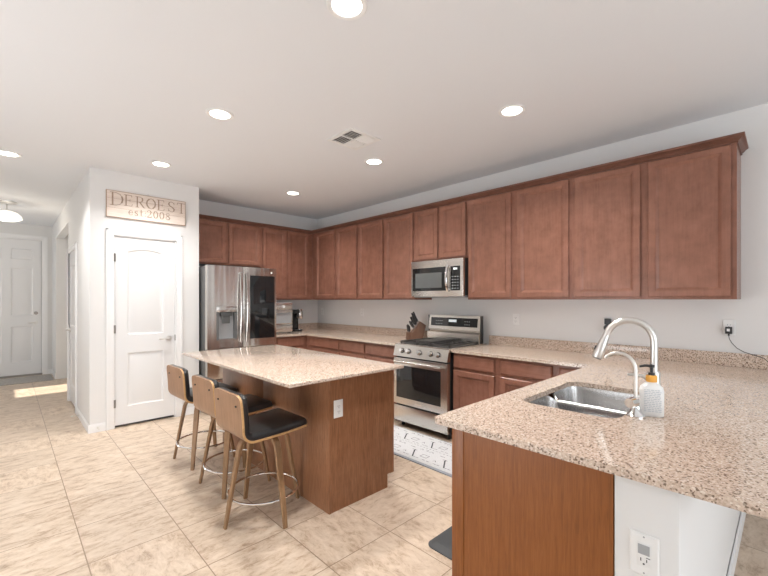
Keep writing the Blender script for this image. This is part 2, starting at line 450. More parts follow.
# ---- doors
def casing(name, a0, a1, top, facing, origin, parent, wd=.068):
    X = face_frame(origin, facing); w = MB(X)
    for (p0, p1, q0, q1) in ((a0-wd, a0, 0, top+wd), (a1, a1+wd, 0, top+wd), (a0, a1, top, top+wd)):
        w.box(p0, p1, q0, q1, 0, .016, None, .004)
    w.box(a0-wd, a0-wd+.018, 0, top+wd, .016, .021); w.box(a1+wd-.018, a1+wd, 0, top+wd, .016, .021); w.box(a0-wd, a1+wd, top+wd-.018, top+wd, .016, .021)
    # jamb lining
    w.box(a0, a0+.012, 0, top, -.105, 0); w.box(a1-.012, a1, 0, top, -.105, 0); w.box(a0, a1, top-.012, top, -.105, 0)
    return w.build(name, M['trim'], parent)
def panel(w, a0, a1, b0, b1, c):
    """sunk moulding with a raised field, filling a gap in a door leaf whose face is at c"""
    w.rings([rect(a0, a1, b0, b1, c), rect(a0, a1, b0, b1, c-.006, .006), rect(a0, a1, b0, b1, c-.011, .016), rect(a0, a1, b0, b1, c-.011, .026), rect(a0, a1, b0, b1, c-.003, .055)], None, True, False)
def lever(parent, X, a, b_, dirn, c, mat='nickel', name='door_handle'):
    w = MB(X); 
    w.cyl((a, b_, c), (a, b_, c+.012), .032, None, 20); w.cyl((a, b_, c+.012), (a, b_, c+.045), .011, None, 12)
    w.tube([(a, b_, c+.045), (a+dirn*.03, b_+.003, c+.05), (a+dirn*.075, b_-.003, c+.05), (a+dirn*.115, b_+.004, c+.047)], [.011, .010, .009, .007], 10)
    return w.build(name, M[mat], parent)
def hinge(parent, X, a, b_, c):
    w = MB(X); w.cyl((a, b_-.045, c), (a, b_+.045, c), .007, None, 8); w.box(a-.012, a+.012, b_-.044, b_+.044, c-.012, c-.004)
    return w.build('hinge', M['bronze'], parent)

# pantry door (two panels, arched upper panel)
X = face_frame((0, PY, 0), '-Y')
d = thing('door_2', ((DX0+DX1)/2, PY, 0), 'white two-panel arched pantry door under the wooden name sign', 'door'); d['kind'] = 'structure'
casing('casing', DX0, DX1, DZ, '-Y', (0, PY, 0), d)
w = MB(X); a0, a1, b0, b1, c0, c1 = DX0+.014, DX1-.014, .028, DZ-.014, -.042, -.008
sw = .118
pa0, pa1 = a0+sw, a1-sw
w.box(a0, pa0, b0, b1, c0, c1); w.box(pa1, a1, b0, b1, c0, c1)
lb0, lb1, ub0, ub1, arch = .225, .82, 1.02, 1.955, .035
w.box(pa0, pa1, b0, lb0, c0, c1); w.box(pa0, pa1, lb1, ub0, c0, c1)
def arch_pts(a0, a1, bb, rise, n=14):
    return [(a0+(a1-a0)*k/n, bb+rise*(1-((2*k/n-1)**2))) for k in range(n+1)]
ap = arch_pts(pa0, pa1, ub1, arch)
w.prism([(pa0, b1)]+ap+[(pa1, b1)], c0, c1, None, 'xyz')
panel(w, pa0, pa1, lb0, lb1, c1)
def arch_loop(ins, c):
    return [(pa0+ins, ub0+ins, c), (pa1-ins, ub0+ins, c)] + [(p[0], p[1], c) for p in arch_pts(pa0+ins, pa1-ins, ub1-ins, arch)][::-1]
w.rings([arch_loop(0, c1), arch_loop(.006, c1-.006), arch_loop(.016, c1-.011), arch_loop(.026, c1-.011), arch_loop(.055, c1-.003)], None, True, False)
w.build('door_leaf', M['door'], d)
lever(d, X, DX1-.075, .955, -1, c1)
w = MB(X); w.box(DX1-.014, DX1-.006, .925, .995, -.02, .002); w.build('strike_plate', M['bronze'], d)
for hb in (.27, 1.09, 1.88): hinge(d, X, DX0+.010, hb, .006)
w = MB(X); w.box(DX0+.01, DX1-.01, 0, .027, -.07, -.045); w.build('shadow_gap', M['vent_dark'], d)

# hall door (seen edge-on)
X = face_frame((PX, 0, 0), '-X')
d = thing('door_3', (PX, (HY0+HY1)/2, 0), 'white hallway door seen edge-on around the pantry corner', 'door'); d['kind'] = 'structure'
casing('casing', -HY1, -HY0, HZ, '-X', (PX, 0, 0), d)
w = MB(X); a0, a1 = -HY1+.014, -HY0-.014; b0, b1, c0, c1 = .028, HZ-.014, -.042, -.004
pa0, pa1 = a0+.12, a1-.12
w.box(a0, pa0, b0, b1, c0, c1); w.box(pa1, a1, b0, b1, c0, c1)
w.box(pa0, pa1, b0, .25, c0, c1); w.box(pa0, pa1, .92, 1.06, c0, c1); w.box(pa0, pa1, 1.87, b1, c0, c1)
panel(w, pa0, pa1, .25, .92, c1); panel(w, pa0, pa1, 1.06, 1.87, c1)
w.build('door_leaf', M['door'], d)
lever(d, X, a0+.06, 1.0, 1, c1)
for hb in (.25, 1.1, 1.85): hinge(d, X, -HY0-.012, hb, .008)
w = MB(X); w.box(a0, a1, 0, .027, -.07, -.045); w.build('shadow_gap', M['vent_dark'], d)

# front door
X = face_frame((0, YF, 0), '-Y')
d = thing('door_1', ((FX0+FX1)/2, YF, 0), 'tall white six-panel front door at the far end of the hallway', 'door'); d['kind'] = 'structure'
casing('casing', FX0, FX1, FZ, '-Y', (0, YF, 0), d, .075)
w = MB(X); a0, a1, b0, b1, c0, c1 = FX0+.014, FX1-.014, .035, FZ-.014, -.05, -.012
mid = (a0+a1)/2; sl = .12
cols = [(a0+sl, mid-.06), (mid+.06, a1-sl)]
w.box(a0, a0+sl, b0, b1, c0, c1); w.box(a1-sl, a1, b0, b1, c0, c1); w.box(mid-.06, mid+.06, b0, b1, c0, c1)
rows = [(.27, .93), (1.13, 2.00), (2.16, 2.36)]
for (p0, p1) in cols:
    prev = b0
    for (q0, q1) in rows:
        w.box(p0, p1, prev, q0, c0, c1); panel(w, p0, p1, q0, q1, c1); prev = q1
    w.box(p0, p1, prev, b1, c0, c1)
w.build('door_leaf', M['door'], d)
lever(d, X, FX1-.09, .99, -1, c1)
w = MB(X); w.cyl((FX1-.09, 1.17, c1), (FX1-.09, 1.17, c1+.02), .03, None, 18); w.build('deadbolt', M['bronze'], d)
w = MB(X); w.box(FX0, FX1, 0, .033, -.10, .01); w.build('threshold', M['bronze'], d)
w = MB(X); w.box(FX1-.016, FX1-.012, .035, b1, -.014, -.004); w.build('weatherstrip', M['grey'], d)

# ------------------------------------------------------------------ upper cabinets
UZ0, UZ1 = 1.417, 2.50
def upper(label, facing, s0, s1, z0, doors, db0, dt, end=None):
    """facing '-X': s = Y range on right wall; '-Y': s = X range on back wall"""
    if facing == '-X': org = (3.60, (s0+s1)/2, z0)
    else: org = ((s0+s1)/2, 5.42, z0)
    t = thing('wall_cabinet', org, label, 'cabinet', 'brown wall cabinets')
    w = MB()
    if facing == '-X': w.box(3.60, XW-.002, s0+.0005, s1-.0005, z0, UZ1)
    else: w.box(s0+.0005, s1-.0005, 5.42, YW-.002, z0, UZ1)
    w.build('cabinet_body', M['cab'], t)
    for (p, q) in doors:
        X = face_frame((3.60, 0, 0), '-X') if facing == '-X' else face_frame((0, 5.42, 0), '-Y')
        w = MB(X)
        if facing == '-X': cab_door(w, -q, -p, db0, dt)
        else: cab_door(w, p, q, db0, dt)
        w.build('door', M['cab'], t, 20)
    return t
DT, DB = 2.482, 1.438
upper('short two-door brown wall cabinet directly above the refrigerator', '-Y', 1.745, 2.705, 1.895, [(1.775, 2.185), (2.221, 2.684)], 1.917, DT)
upper('tall two-door brown wall cabinet between the refrigerator and the room corner', '-Y', 2.705, 3.60, UZ0, [(2.727, 3.117), (3.142, 3.525)], DB, DT)
upper('two-door brown wall cabinet nearest the room corner on the range wall', '-X', 4.256, 5.42, UZ0, [(4.792, 5.294), (4.272, 4.755)], DB, DT)
upper('two-door brown wall cabinet immediately left of the microwave', '-X', 3.182, 4.256, UZ0, [(3.739, 4.242), (3.204, 3.695)], DB, DT)
upper('short two-door brown wall cabinet directly above the microwave', '-X', 2.416, 3.182, 1.872, [(2.821, 3.160), (2.436, 2.781)], 1.895, DT)
upper('two-door brown wall cabinet immediately right of the microwave', '-X', 1.330, 2.416, UZ0, [(1.906, 2.400), (1.354, 1.846)], DB, DT)
upper('wide two-door brown wall cabinet at the right end, above the plugged-in charger', '-X', .245, 1.330, UZ0, [(.810, 1.303), (.275, .757)], DB, DT)
# crown moulding
prof = [(0, 0), (.008, 0), (.008, .006), (.006, .012), (.016, .018), (.030, .034), (.036, .036), (.042, .042), (.042, .054), (0, .054)]   # (out, up)
w = MB()
path_pts = [((1.745, 5.42), (0, -1)), ((3.60, 5.42), (-1, -1)), ((3.60, .245), (-1, -1)), ((XW-.002, .245), (0, -1))]
loops = []
for (px, py), (ox, oy) in path_pts: loops.append([(px+ox*u, py+oy*u, UZ1+.0005-.012+v) for u, v in prof])
w.rings(loops)
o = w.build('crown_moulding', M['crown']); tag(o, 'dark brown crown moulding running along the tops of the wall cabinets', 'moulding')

# ------------------------------------------------------------------ base cabinets
BX, BY, KH = 3.24, 5.03, .10
def base_unit(label, facing, s0, s1, drawers, doors, name='base_cabinet', group='brown base cabinets', depth0=None, end_skin=None):
    if facing == '-X': org = (BX, (s0+s1)/2, 0)
    elif facing == '-Y': org = ((s0+s1)/2, BY, 0)
    else: org = ((s0+s1)/2, .955, 0)
    t = thing(name, org, label, 'cabinet', group)
    w = MB(); k = MB()
    if facing == '-X':
        w.box(BX, XW-.002, s0+.0005, s1-.0005, KH, .8875); k.box(BX+.06, XW-.01, s0+.001, s1-.001, 0, KH-.0005); X = face_frame((BX, 0, 0), '-X')
    elif facing == '-Y':
        w.box(s0+.0005, s1-.0005, BY, YW-.002, KH, .8875); k.box(s0+.001, s1-.001, BY+.06, YW-.01, 0, KH-.0005); X = face_frame((0, BY, 0), '-Y')
    w.build('cabinet_body', M['cab'], t); k.build('toe_kick', M['kick'], t)
    f = (lambda p, q: (-q, -p)) if facing == '-X' else (lambda p, q: (p, q))
    for (p, q) in drawers:
        w = MB(X); a, b_ = f(p, q); drawer_front(w, a, b_, .738, .862); w.build('drawer_front', M['cabx'] if facing == '-X' else M['cab'], t, 20)
    for (p, q) in doors:
        w = MB(X); a, b_ = f(p, q); cab_door(w, a, b_, .13, .712); w.build('door', M['cab'], t, 20)
    return t
base_unit('brown base cabinet between the refrigerator and the corner, under the coffee maker', '-Y', 2.722, BX, [(2.745, 3.195)], [(2.745, 3.195)])
base_unit('brown base cabinet nearest the corner on the range wall', '-X', 4.213, 5.74, [(4.226, 4.925)], [(4.582, 4.925), (4.226, 4.568)])
base_unit('middle brown base cabinet between the corner and the range', '-X', 3.685, 4.213, [(3.698, 4.20)], [(3.698, 4.20)])
base_unit('brown base cabinet immediately left of the range', '-X', 3.105, 3.685, [(3.13, 3.672)], [(3.13, 3.672)])
base_unit('brown base cabinet immediately right of the range', '-X', 1.850, 2.3435, [(1.879, 2.337)], [(1.879, 2.337)])
base_unit('second brown base cabinet right of the range, beside the peninsula corner', '-X', 1.320, 1.850, [(1.349, 1.818)], [(1.349, 1.818)])
base_unit('narrow brown base cabinet in the inner corner of the peninsula', '-X', .375, 1.320, [(1.04, 1.292)], [(1.03, 1.318)])

# peninsula: cabinets opening to the range side, closed by a veneer end panel
PEX = 1.335
t = thing('peninsula_cabinet', (2.3, .65, 0), 'orange-brown peninsula sink cabinet with a plain end panel', 'cabinet')
w = MB(); w.box(PEX+.02, BX-.002, PNY1+.002, .965, KH, .69); w.box(PEX+.02, BX-.002, .952, .965, .69, .8875); w.box(PEX+.02, 1.75, PNY1+.002, .952, .69, .8875); w.box(2.60, BX-.002, PNY1+.002, .952, .69, .8875)
w.build('cabinet_body', M['cab'], t)
w = MB(); w.box(PEX+.02, BX-.002, PNY1+.01, .89, 0, KH-.0005); w.build('toe_kick', M['kick'], t)
w = MB(); w.box(PEX, PEX+.019, PNY1+.001, .9155, 0, .8875); w.build('end_panel', M['skin'], t)
w = MB(); w.box(PEX-.004, PEX+.019, .916, .972, KH, .8875, None, .002); w.build('corner_stile', M['skin'], t)
X = face_frame((0, .9655, 0), '+Y')
for (p, q) in ((1.38, 1.84), (1.87, 2.30), (2.32, 2.75), (2.78, 3.16)):
    w = MB(X); cab_door(w, -q, -p, .13, .712); w.build('door', M['cab'], t, 20)
for (p, q) in ((1.38, 1.84), (1.87, 2.75), (2.78, 3.16)):
    w = MB(X); drawer_front(w, -q, -p, .738, .862); w.build('drawer_front', M['cab'], t, 20)

# ------------------------------------------------------------------ worktops
CT0, CT1 = .888, .914
def slab(name, outer, hole, z0, z1, parent=None, mat='granite'):
    w = MB()
    bm = w.bm
    for z in (z0, z1):
        es = []
        for loop in [outer]+([hole] if hole else []):
            vs = [bm.verts.new((p[0], p[1], z)) for p in loop]
            es += [bm.edges.new((vs[i], vs[(i+1) % len(vs)])) for i in range(len(vs))]
        bmesh.ops.triangle_fill(bm, edges=es, use_beauty=True, use_dissolve=False)
    for loop in [outer]+([hole] if hole else []):
        for i in range(len(loop)):
            p, q = loop[i], loop[(i+1) % len(loop)]
            w.f([w.v((p[0], p[1], z0)), w.v((q[0], q[1], z0)), w.v((q[0], q[1], z1)), w.v((p[0], p[1], z1))])
    w.mats = []
    return w, bm
CF = 3.20
def splash(label, seg):
    w = MB(); w.box(*seg, CT1+.0003, 1.016, None, .002)
    tag(w.build('backsplash', M['granite']), label, 'backsplash', 'granite backsplash strips')
# left L
outer = [(2.722, YW-.002), (2.722, 4.99), (CF, 4.99), (CF, 3.104), (XW-.002, 3.104), (XW-.002, YW-.002)]
w, bm = slab('worktop', outer, None, CT0, CT1)
o = w.build('worktop', M['granite'], None, 30); tag(o, 'speckled granite worktop in the corner left of the range', 'worktop', 'granite worktops')
splash('speckled granite backsplash strip on the back wall behind the coffee maker', (2.722, XW-.0225, YW-.022, YW-.002))
splash('speckled granite backsplash strip on the right wall between the corner and the range', (XW-.022, XW-.002, 3.104, YW-.002))
# right L with peninsula and sink hole
SX0, SX1, SY0_, SY1_ = 1.818, 2.505, .492, .925
hole = [(p[0], p[1]) for p in rrect(SX0, SX1, SY0_, SY1_, .07, 0, 8)]
outer = [(XW-.002, 2.344), (CF, 2.344), (CF, 1.052), (1.318, 1.052), (1.308, 1.042), (1.308, -.12), (XW-.002, -.12)]
w, bm = slab('worktop', outer, hole, CT0, CT1)
o = w.build('worktop', M['granite'], None, 30); tag(o, 'large speckled granite worktop right of the range, running over the peninsula and sink', 'worktop', 'granite worktops')
splash('long speckled granite backsplash strip right of the range', (XW-.022, XW-.002, -.12, 2.344))

# sink
t = thing('kitchen_sink', ((SX0+SX1)/2, (SY0_+SY1_)/2, .69), 'double-bowl stainless steel sink sunk into the peninsula worktop', 'sink')
def bowl(x0, x1, y0, y1, zb, xd):
    """xd: which x edge borders the low divider"""
    w = MB(); r = .065
    def dz(lp): return [(p[0], p[1], p[2]-.030*max(0, 1-abs(p[0]-xd)/.035)) for p in lp]
    ox0, ox1 = (x0-.0075, x1+.012) if xd == x0 else (x0-.012, x1+.0075)
    lps = [dz(rrect(ox0, ox1, y0-.012, y1+.012, r+.01, .8865)), dz(rrect(x0, x1, y0, y1, r, .8865)), dz(rrect(x0+.004, x1-.004, y0+.004, y1-.004, r, .865)), rrect(x0+.012, x1-.012, y0+.012, y1-.012, r, zb+.05),
           rrect(x0+.03, x1-.03, y0+.03, y1-.03, r*.9, zb+.012), rrect(x0+.06, x1-.06, y0+.06, y1-.06, r*.6, zb)]
    w.rings(lps, None, True, False)
    return w
b1 = bowl(2.199, SX1+.004, SY0_-.004, SY1_+.004, .70, 2.199).build('bowl', M['sinksteel'], t, 50)
b2 = bowl(SX0-.004, 2.184, SY0_-.004, SY1_+.004, .70, 2.184).build('bowl', M['sinksteel'], t, 50)
w = MB(); w.box(2.176, 2.207, .476, .941, .80, .852, None, .006); cpts = [(2.125, 0), (2.258, 0), (2.258, -.013), (2.222, -.022), (2.205, -.040), (2.1985, -.068), (2.1845, -.068), (2.178, -.040), (2.161, -.022), (2.125, -.013)]
w.prism([(p, .9415+q) for p, q in cpts], .83, .8575, None, 'xyz'); w.prism([(p, .4755-q) for p, q in cpts], .83, .8575, None, 'xyz'); w.build('divider', M['sinksteel'], t)
for bb, cx, zb in ((b1, 2.355, .70), (b2, 2.00, .70)):
    w = MB(); w.lathe([(0, zb+.004), (.028, zb+.004), (.03, zb+.006), (.042, zb+.006), (.044, zb+.0015), (.0, zb+.0005)], (cx, .70, 0), 20); w.build('drain', M['chrome'], bb)

# main faucet
t = thing('kitchen_faucet', (2.32, .465, CT1), 'tall brushed nickel pull-down faucet with a high arched neck', 'faucet')
fx, fy = 2.32, .465
w = MB(); w.lathe([(0, 0), (.031, 0), (.031, .008), (.027, .014), (.026, .135), (.022, .145), (.0, .145)], (fx, fy, CT1), 24); w.build('base', M['nickel'], t)
# neck: plane direction towards the bowl
dv = Vector((-.06, .215, 0)).normalized(); neck = []
zc, rr = 1.203, .105
for z in (CT1+.135, 1.10, 1.16, zc): neck.append((fx, fy, z))
for k in range(1, 13):
    a = math.pi*k/12*.93
    p = Vector((fx, fy, 0))+dv*(rr-rr*math.cos(a)); neck.append((p.x, p.y, zc+rr*math.sin(a)))
w = MB(); w.tube(neck, .0165, 16); w.build('neck', M['nickel'], t)
e0 = Vector(neck[-1]); e1 = Vector(neck[-2]); dd = (e0-e1).normalized()
w = MB(); w.tube([e0-dd*.002, e0+dd*.025, e0+dd*.05, e0+dd*.115, e0+dd*.125], [.0165, .019, .022, .027, .025], 18); sh = w.build('spray_head', M['nickel'], t)
w = MB(); q = e0+dd*.06+dv*.024; w.tube([q, q+dd*.022], .007, 8); w.build('spray_button', M['black'], sh)
w = MB(); q = e0+dd*.123; w.tube([q, q+dd*.006], .021, 16); w.build('nozzle', M['black'], sh)
w = MB(); w.cyl((fx, fy, CT1+.115), (fx-.015, fy+.040, CT1+.115), .017, None, 16); w.tube([(fx-.015, fy+.040, CT1+.115), (fx-.03, fy+.07, CT1+.118), (fx-.045, fy+.105, CT1+.120)], [.009, .007, .006], 10); w.build('lever_handle', M['nickel'], t)
# filter faucet
t = thing('filter_faucet', (1.94, .455, CT1), 'small slim chrome drinking-water faucet at the near rim of the sink', 'faucet')
gx, gy = 1.94, .455
w = MB(); w.lathe([(0, 0), (.036, 0), (.036, .006), (.022, .022), (.015, .05), (.014, .075), (.0, .075)], (gx, gy, CT1), 22); w.build('base', M['chrome'], t)
nk = [(gx, gy, CT1+.06), (gx, gy, CT1+.14), (gx, gy, CT1+.198)]
dv2 = Vector((-.02, .15, 0)).normalized(); r2 = .068
for k in range(1, 12):
    a = math.pi*k/12*.86
    p = Vector((gx, gy, 0))+dv2*(r2-r2*math.cos(a))*.95; nk.append((p.x, p.y, CT1+.198+r2*math.sin(a)))
w = MB(); w.tube(nk, .0072, 12); w.build('spout', M['nickel'], t)
w = MB(); w.cyl((gx-.015, gy+.002, CT1+.062), (gx-.05, gy+.012, CT1+.062), .023, .02, 18); w.build('lever_handle', M['chrome'], t)
# soap bottle
sx, sy = 2.0, .41
t = thing('soap_bottle', (sx, sy, CT1), 'white soap bottle with amber collar and black pump beside the sink', 'bottle')
w = MB(Matrix.Translation((sx, sy, CT1)) @ Matrix.Rotation(R_(-70), 4, 'Z') @ Matrix.Diagonal((.95, .95, .935, 1)))
def bl(h, r, z): return rrect(-h, h, -h*.62, h*.62, r, z, 6)
w.rings([bl(.040, .018, 0), bl(.045, .02, .004), bl(.046, .022, .06), bl(.046, .022, .118), bl(.043, .022, .132), bl(.030, .0155, .146), bl(.0205, .0105, .153), bl(.0195, .0100, .158)]); bo = w.build('bottle_body', M['white'], t, 50)
w = MB(Matrix.Translation((sx, sy, CT1)) @ Matrix.Rotation(R_(-70), 4, 'Z') @ Matrix.Diagonal((.95, .95, .935, 1)))
random.seed(3)
for r in range(13):
    z = .122-r*.0080; x = -.032
    while x < .030:
        l = random.choice((.006, .009, .013)); l = min(l, .033-x)
        w.box(x, x+l, -.0296, -.0284, z-.0022, z+.0016); x += l+.003
w.build('label_print', M['print'], bo)
w = MB(); w.lathe([(0, .146), (.0205, .146), (.0215, .150), (.0215, .170), (.018, .174), (0, .174)], (sx, sy, CT1), 24); w.build('collar', M['orange'], t)
w = MB(); w.lathe([(0, .1735), (.012, .1735), (.012, .184), (.006, .186), (.006, .206), (.011, .208), (.012, .219), (0, .221)], (sx, sy, CT1), 16)
w.tube([(sx, sy, CT1+.214), (sx-.012, sy+.022, CT1+.214), (sx-.022, sy+.040, CT1+.209)], [.006, .0055, .0045], 10); w.build('pump', M['black'], t)

# ------------------------------------------------------------------ island
IX0, IX1, IY0, IY1 = 1.525, 2.13, 2.10, 3.86
t = thing('kitchen_island', ((IX0+IX1)/2, (IY0+IY1)/2, 0), 'brown veneer kitchen island cabinet under the free-standing worktop', 'island')
w = MB(); w.box(IX0+.02, IX1-.022, IY0+.02, IY1-.02, KH, .896); w.build('cabinet_body', M['cab'], t)
w = MB(); w.box(IX0+.02, IX1-.08, IY0+.02, IY1-.02, 0, KH-.0005); w.build('toe_kick', M['isl'], t)
prof_ = [(IX0+.019, 0), (IX1-.066, 0), (IX1-.066, KH), (IX1-.022, KH), (IX1-.022, .896), (IX0+.019, .896)]
w = MB(); w.prism(prof_, IY0, IY0+.019, None, 'xzy'); w.build('end_panel', M['isl'], t)
w = MB(); w.prism(prof_, IY1-.019, IY1, None, 'xzy'); w.build('end_panel', M['isl'], t)
w = MB(); w.box(IX0, IX0+.0185, IY0-.004, 3.0185, 0, .896, None, .0015); w.build('back_panel', M['isl'], t)
w = MB(); w.box(IX0, IX0+.0185, 3.0215, IY1+.002, 0, .896, None, .0015); w.build('back_panel', M['isl'], t)
w = MB(); w.box(IX1-.0215, IX1+.002, IY0-.001, IY0+.04, KH, .896, None, .0015); w.build('corner_stile', M['isl'], t)
X = face_frame((IX1-.022, 0, 0), '+X')
for p, q in ((2.16, 2.71), (2.74, 3.26), (3.29, 3.82)):
    w = MB(X); cab_door(w, p, q, .13, .70); w.build('door', M['cab'], t, 20)
    w = MB(X); drawer_front(w, p, q, .735, .87); w.build('drawer_front', M['cab'], t, 20)
w = MB(); w.box(1.185, 2.165, 2.025, 3.955, .8965, .917, None, .003)
o = w.build('island_worktop', M['granite']); tag(o, 'rectangular speckled granite worktop on the island above the bar stools', 'worktop', 'granite worktops')

# ------------------------------------------------------------------ outlets
def outlet(label, X, w_=.072, h_=.118, kind='duplex'):
    p = X @ Vector((0, -h_/2, 0))
    t = thing('wall_outlet', p, label, 'outlet', 'wall outlets')
    w = MB(X); w.rings([rect(-w_/2, w_/2, -h_/2, h_/2, .0005), rect(-w_/2, w_/2, -h_/2, h_/2, .004), rect(-w_/2, w_/2, -h_/2, h_/2, .007, .004)]); pl = w.build('cover_plate', M['white'], t)
    w = MB(X); w.box(-.017, .017, -.034, .034, .007, .0085, None, .0008); sk = w.build('socket', M['white'], t)
    s = MB(X)
    ys = (.017, -.019) if kind == 'duplex' else (-.016,)
    for y in ys:
        s.box(-.0085, -.006, y-.002, y+.007, .0086, .0092); s.box(.006, .0085, y-.002, y+.006, .0086, .0092); s.cyl((0, y-.009, .0086), (0, y-.009, .0092), .0028, None, 8)
    s.build('slots', M['slot'], sk)
    if kind != 'duplex':
        s = MB(X); s.box(-.0145, .0145, .002, .030, .0086, .0098, None, .0005); s.build('display', M['midgrey'], sk)
        s = MB(X); s.box(.006, .016, -.006, -.004, .0086, .0094); s.build('button', M['slot'], sk)
        s = MB(X); s.cyl((0, .052, .007), (0, .052, .008), .0025, None, 8); s.build('screw', M['midgrey'], pl); s = MB(X); s.cyl((0, -.052, .007), (0, -.052, .008), .0025, None, 8); s.build('screw', M['midgrey'], pl)
    return t
for y, z, l in ((5.603, 1.215, 'white wall outlet in the room corner beside the coffee maker'), (4.55, 1.225, 'white wall outlet midway between the corner and the knife block'),
                (2.03, 1.205, 'white wall outlet just right of the range'), (1.14, 1.20, 'white wall outlet behind the faucet with the black air freshener'), (.312, 1.205, 'white wall outlet with the black charger at the right end')):
    outlet(l, face_frame((XW, y, z), '-X'))
outlet('white outlet on the end panel of the island', face_frame((1.60, IY0, .683), '-Y'), .074, .118)
outlet('white outlet with small grey screen on the peninsula half wall', face_frame((PNX, .291, .672), '-X'), .074, .122, 'usb')
# plug-in air freshener and charger
X = face_frame((XW, 1.132, 1.195), '-X')
t = thing('air_freshener', X @ Vector((0, -.06, .02)), 'black plug-in air freshener on the wall behind the faucet', 'air freshener')
w = MB(X); w.box(-.026, .026, -.005, .050, .0095, .045, None, .006); w.build('plug_body', M['black'], t)
w = MB(X); w.rings([[(.030*s*math.cos(k*math.pi/10), -.034+.030*s*math.sin(k*math.pi/10), c) for k in range(20)] for s, c in ((.9, .0095), (1, .014), (1, .05), (.85, .056))]); w.build('scent_reservoir', M['black'], t)
X = face_frame((XW, .312, 1.205), '-X')
t = thing('charger', X @ Vector((0, -.05, .02)), 'small black charger with a trailing cord plugged in at the right end', 'charger')
w = MB(X); w.box(-.020, .020, -.047, .006, .0095, .042, None, .004); bo = w.build('charger_body', M['black'], t)
w = MB(X); w.box(-.010, .008, -.028, -.008, .0422, .0430); w.build('printed_mark', M['white'], bo)
w = MB(X)
w.tube([(0, -.047, .026), (0, -.062, .026)], .006, 8)
w.tube([(0, -.060, .026), (.004, -.085, .028), (.018, -.115, .028), (.045, -.150, .028), (.085, -.176, .030), (.14, -.194, .032), (.19, -.21, .034), (.225, -.245, .05), (.25, -.280, .07), (.28, -.287, .10)], .0024, 8)
w.build('cord', M['black'], t)

# ------------------------------------------------------------------ refrigerator
FRX0, FRX1, FRY, FRZ = 1.765, 2.694, 4.94, 1.845
t = thing('refrigerator', ((FRX0+FRX1)/2, 5.35, 0), 'stainless french-door refrigerator with dark glass panel and ice dispenser', 'refrigerator')
w = MB(); w.box(FRX0+.004, FRX1-.004, FRY+.075, YW-.05, .03, FRZ-.01, None, .004); w.build('cabinet_body', M['grey'], t)
for fx_ in (FRX0+.06, FRX1-.06):
    for fy_ in (FRY+.13, YW-.12): w = MB(); w.cyl((fx_, fy_, 0), (fx_, fy_, .03), .022, None, 12); w.build('foot', M['black'], t)
midx = 2.217
DZ0 = .80
# left door with a recess for the dispenser
dz0, dz1, dx0, dx1 = .909, 1.335, 1.874, 2.138
w = MB()
w.box(FRX0, dx0, FRY, FRY+.07, DZ0, FRZ); w.box(dx1, midx-.003, FRY, FRY+.07, DZ0, FRZ); w.box(dx0, dx1, FRY, FRY+.07, DZ0, dz0); w.box(dx0, dx1, FRY, FRY+.07, dz1, FRZ)
w.box(dx0, dx1, FRY+.062, FRY+.07, dz0, dz1)
ld = w.build('door', M['steel'], t)
w = MB(); w.box(dx0+.001, dx1-.001, FRY+.055, FRY+.061, dz0, dz1); dp = w.build('dispenser_recess', M['midgrey'], ld)
for a, b_ in ((dx0+.001, dx0+.03), (dx1-.03, dx1-.001)):
    w = MB(); w.box(a, b_, FRY-.002, FRY+.055, dz0, dz1-.08); w.build('recess_side', M['grey'], dp)
w = MB(); w.box(dx0+.001, dx1-.001, FRY-.004, FRY+.05, dz1-.075, dz1-.0005, None, .003); w.build('dispenser_panel', M['steel'], dp)
w = MB(); w.box(dx0+.06, dx1-.06, FRY+.01, FRY+.05, dz1-.125, dz1-.078, None, .003); w.box(dx0+.085, dx1-.085, FRY+.02, FRY+.03, dz1-.22, dz1-.125, None, .003); w.build('dispenser_paddle', M['meshgrey'], dp)
w = MB(); w.box(dx0+.03, dx1-.03, FRY+.005, FRY+.05, dz0+.001, dz0+.014); w.build('drip_tray', M['steel'], dp)
w = MB(); w.box(midx+.003, FRX1, FRY, FRY+.07, DZ0, FRZ, None, .004); rd = w.build('door', M['steel'], t)
w = MB(); w.box(midx+.095, FRX1-.03, FRY-.006, FRY, .90, 1.738, None, .002); w.build('glass_panel', M['glass'], rd)
w = MB(); w.cyl((FRX1-.075, FRY, 1.785), (FRX1-.075, FRY-.003, 1.785), .011, None, 16); w.build('round_badge', M['white'], rd)
def vhandle(x, z0, z1, y, parent, bow=.035):
    w = MB(); n = 10; pts = []
    for k in range(n+1):
        s = k/n; pts.append((x, y-.025-bow*math.sin(math.pi*s), z0+(z1-z0)*s))
    w.bar([(x, y+.001, z0+.02)]+pts+[(x, y+.001, z1-.02)], .030, .018, (1, 0, 0)); return w.build('handle', M['steel'], parent)
vhandle(midx-.040, .87, 1.77, FRY, ld); vhandle(midx+.042, .87, 1.77, FRY, rd)
for z0, z1 in ((.425, .79), (.05, .415)):
    w = MB(); w.box(FRX0, FRX1, FRY, FRY+.07, z0, z1, None, .004); dr = w.build('freezer_drawer', M['steel'], t)
    w = MB(); w.bar([(FRX0+.09, FRY+.001, z1-.06), (FRX0+.09, FRY-.045, z1-.06), (FRX1-.09, FRY-.045, z1-.06), (FRX1-.09, FRY+.001, z1-.06)], .026, .018, (0, 0, 1)); w.build('handle', M['steel'], dr)

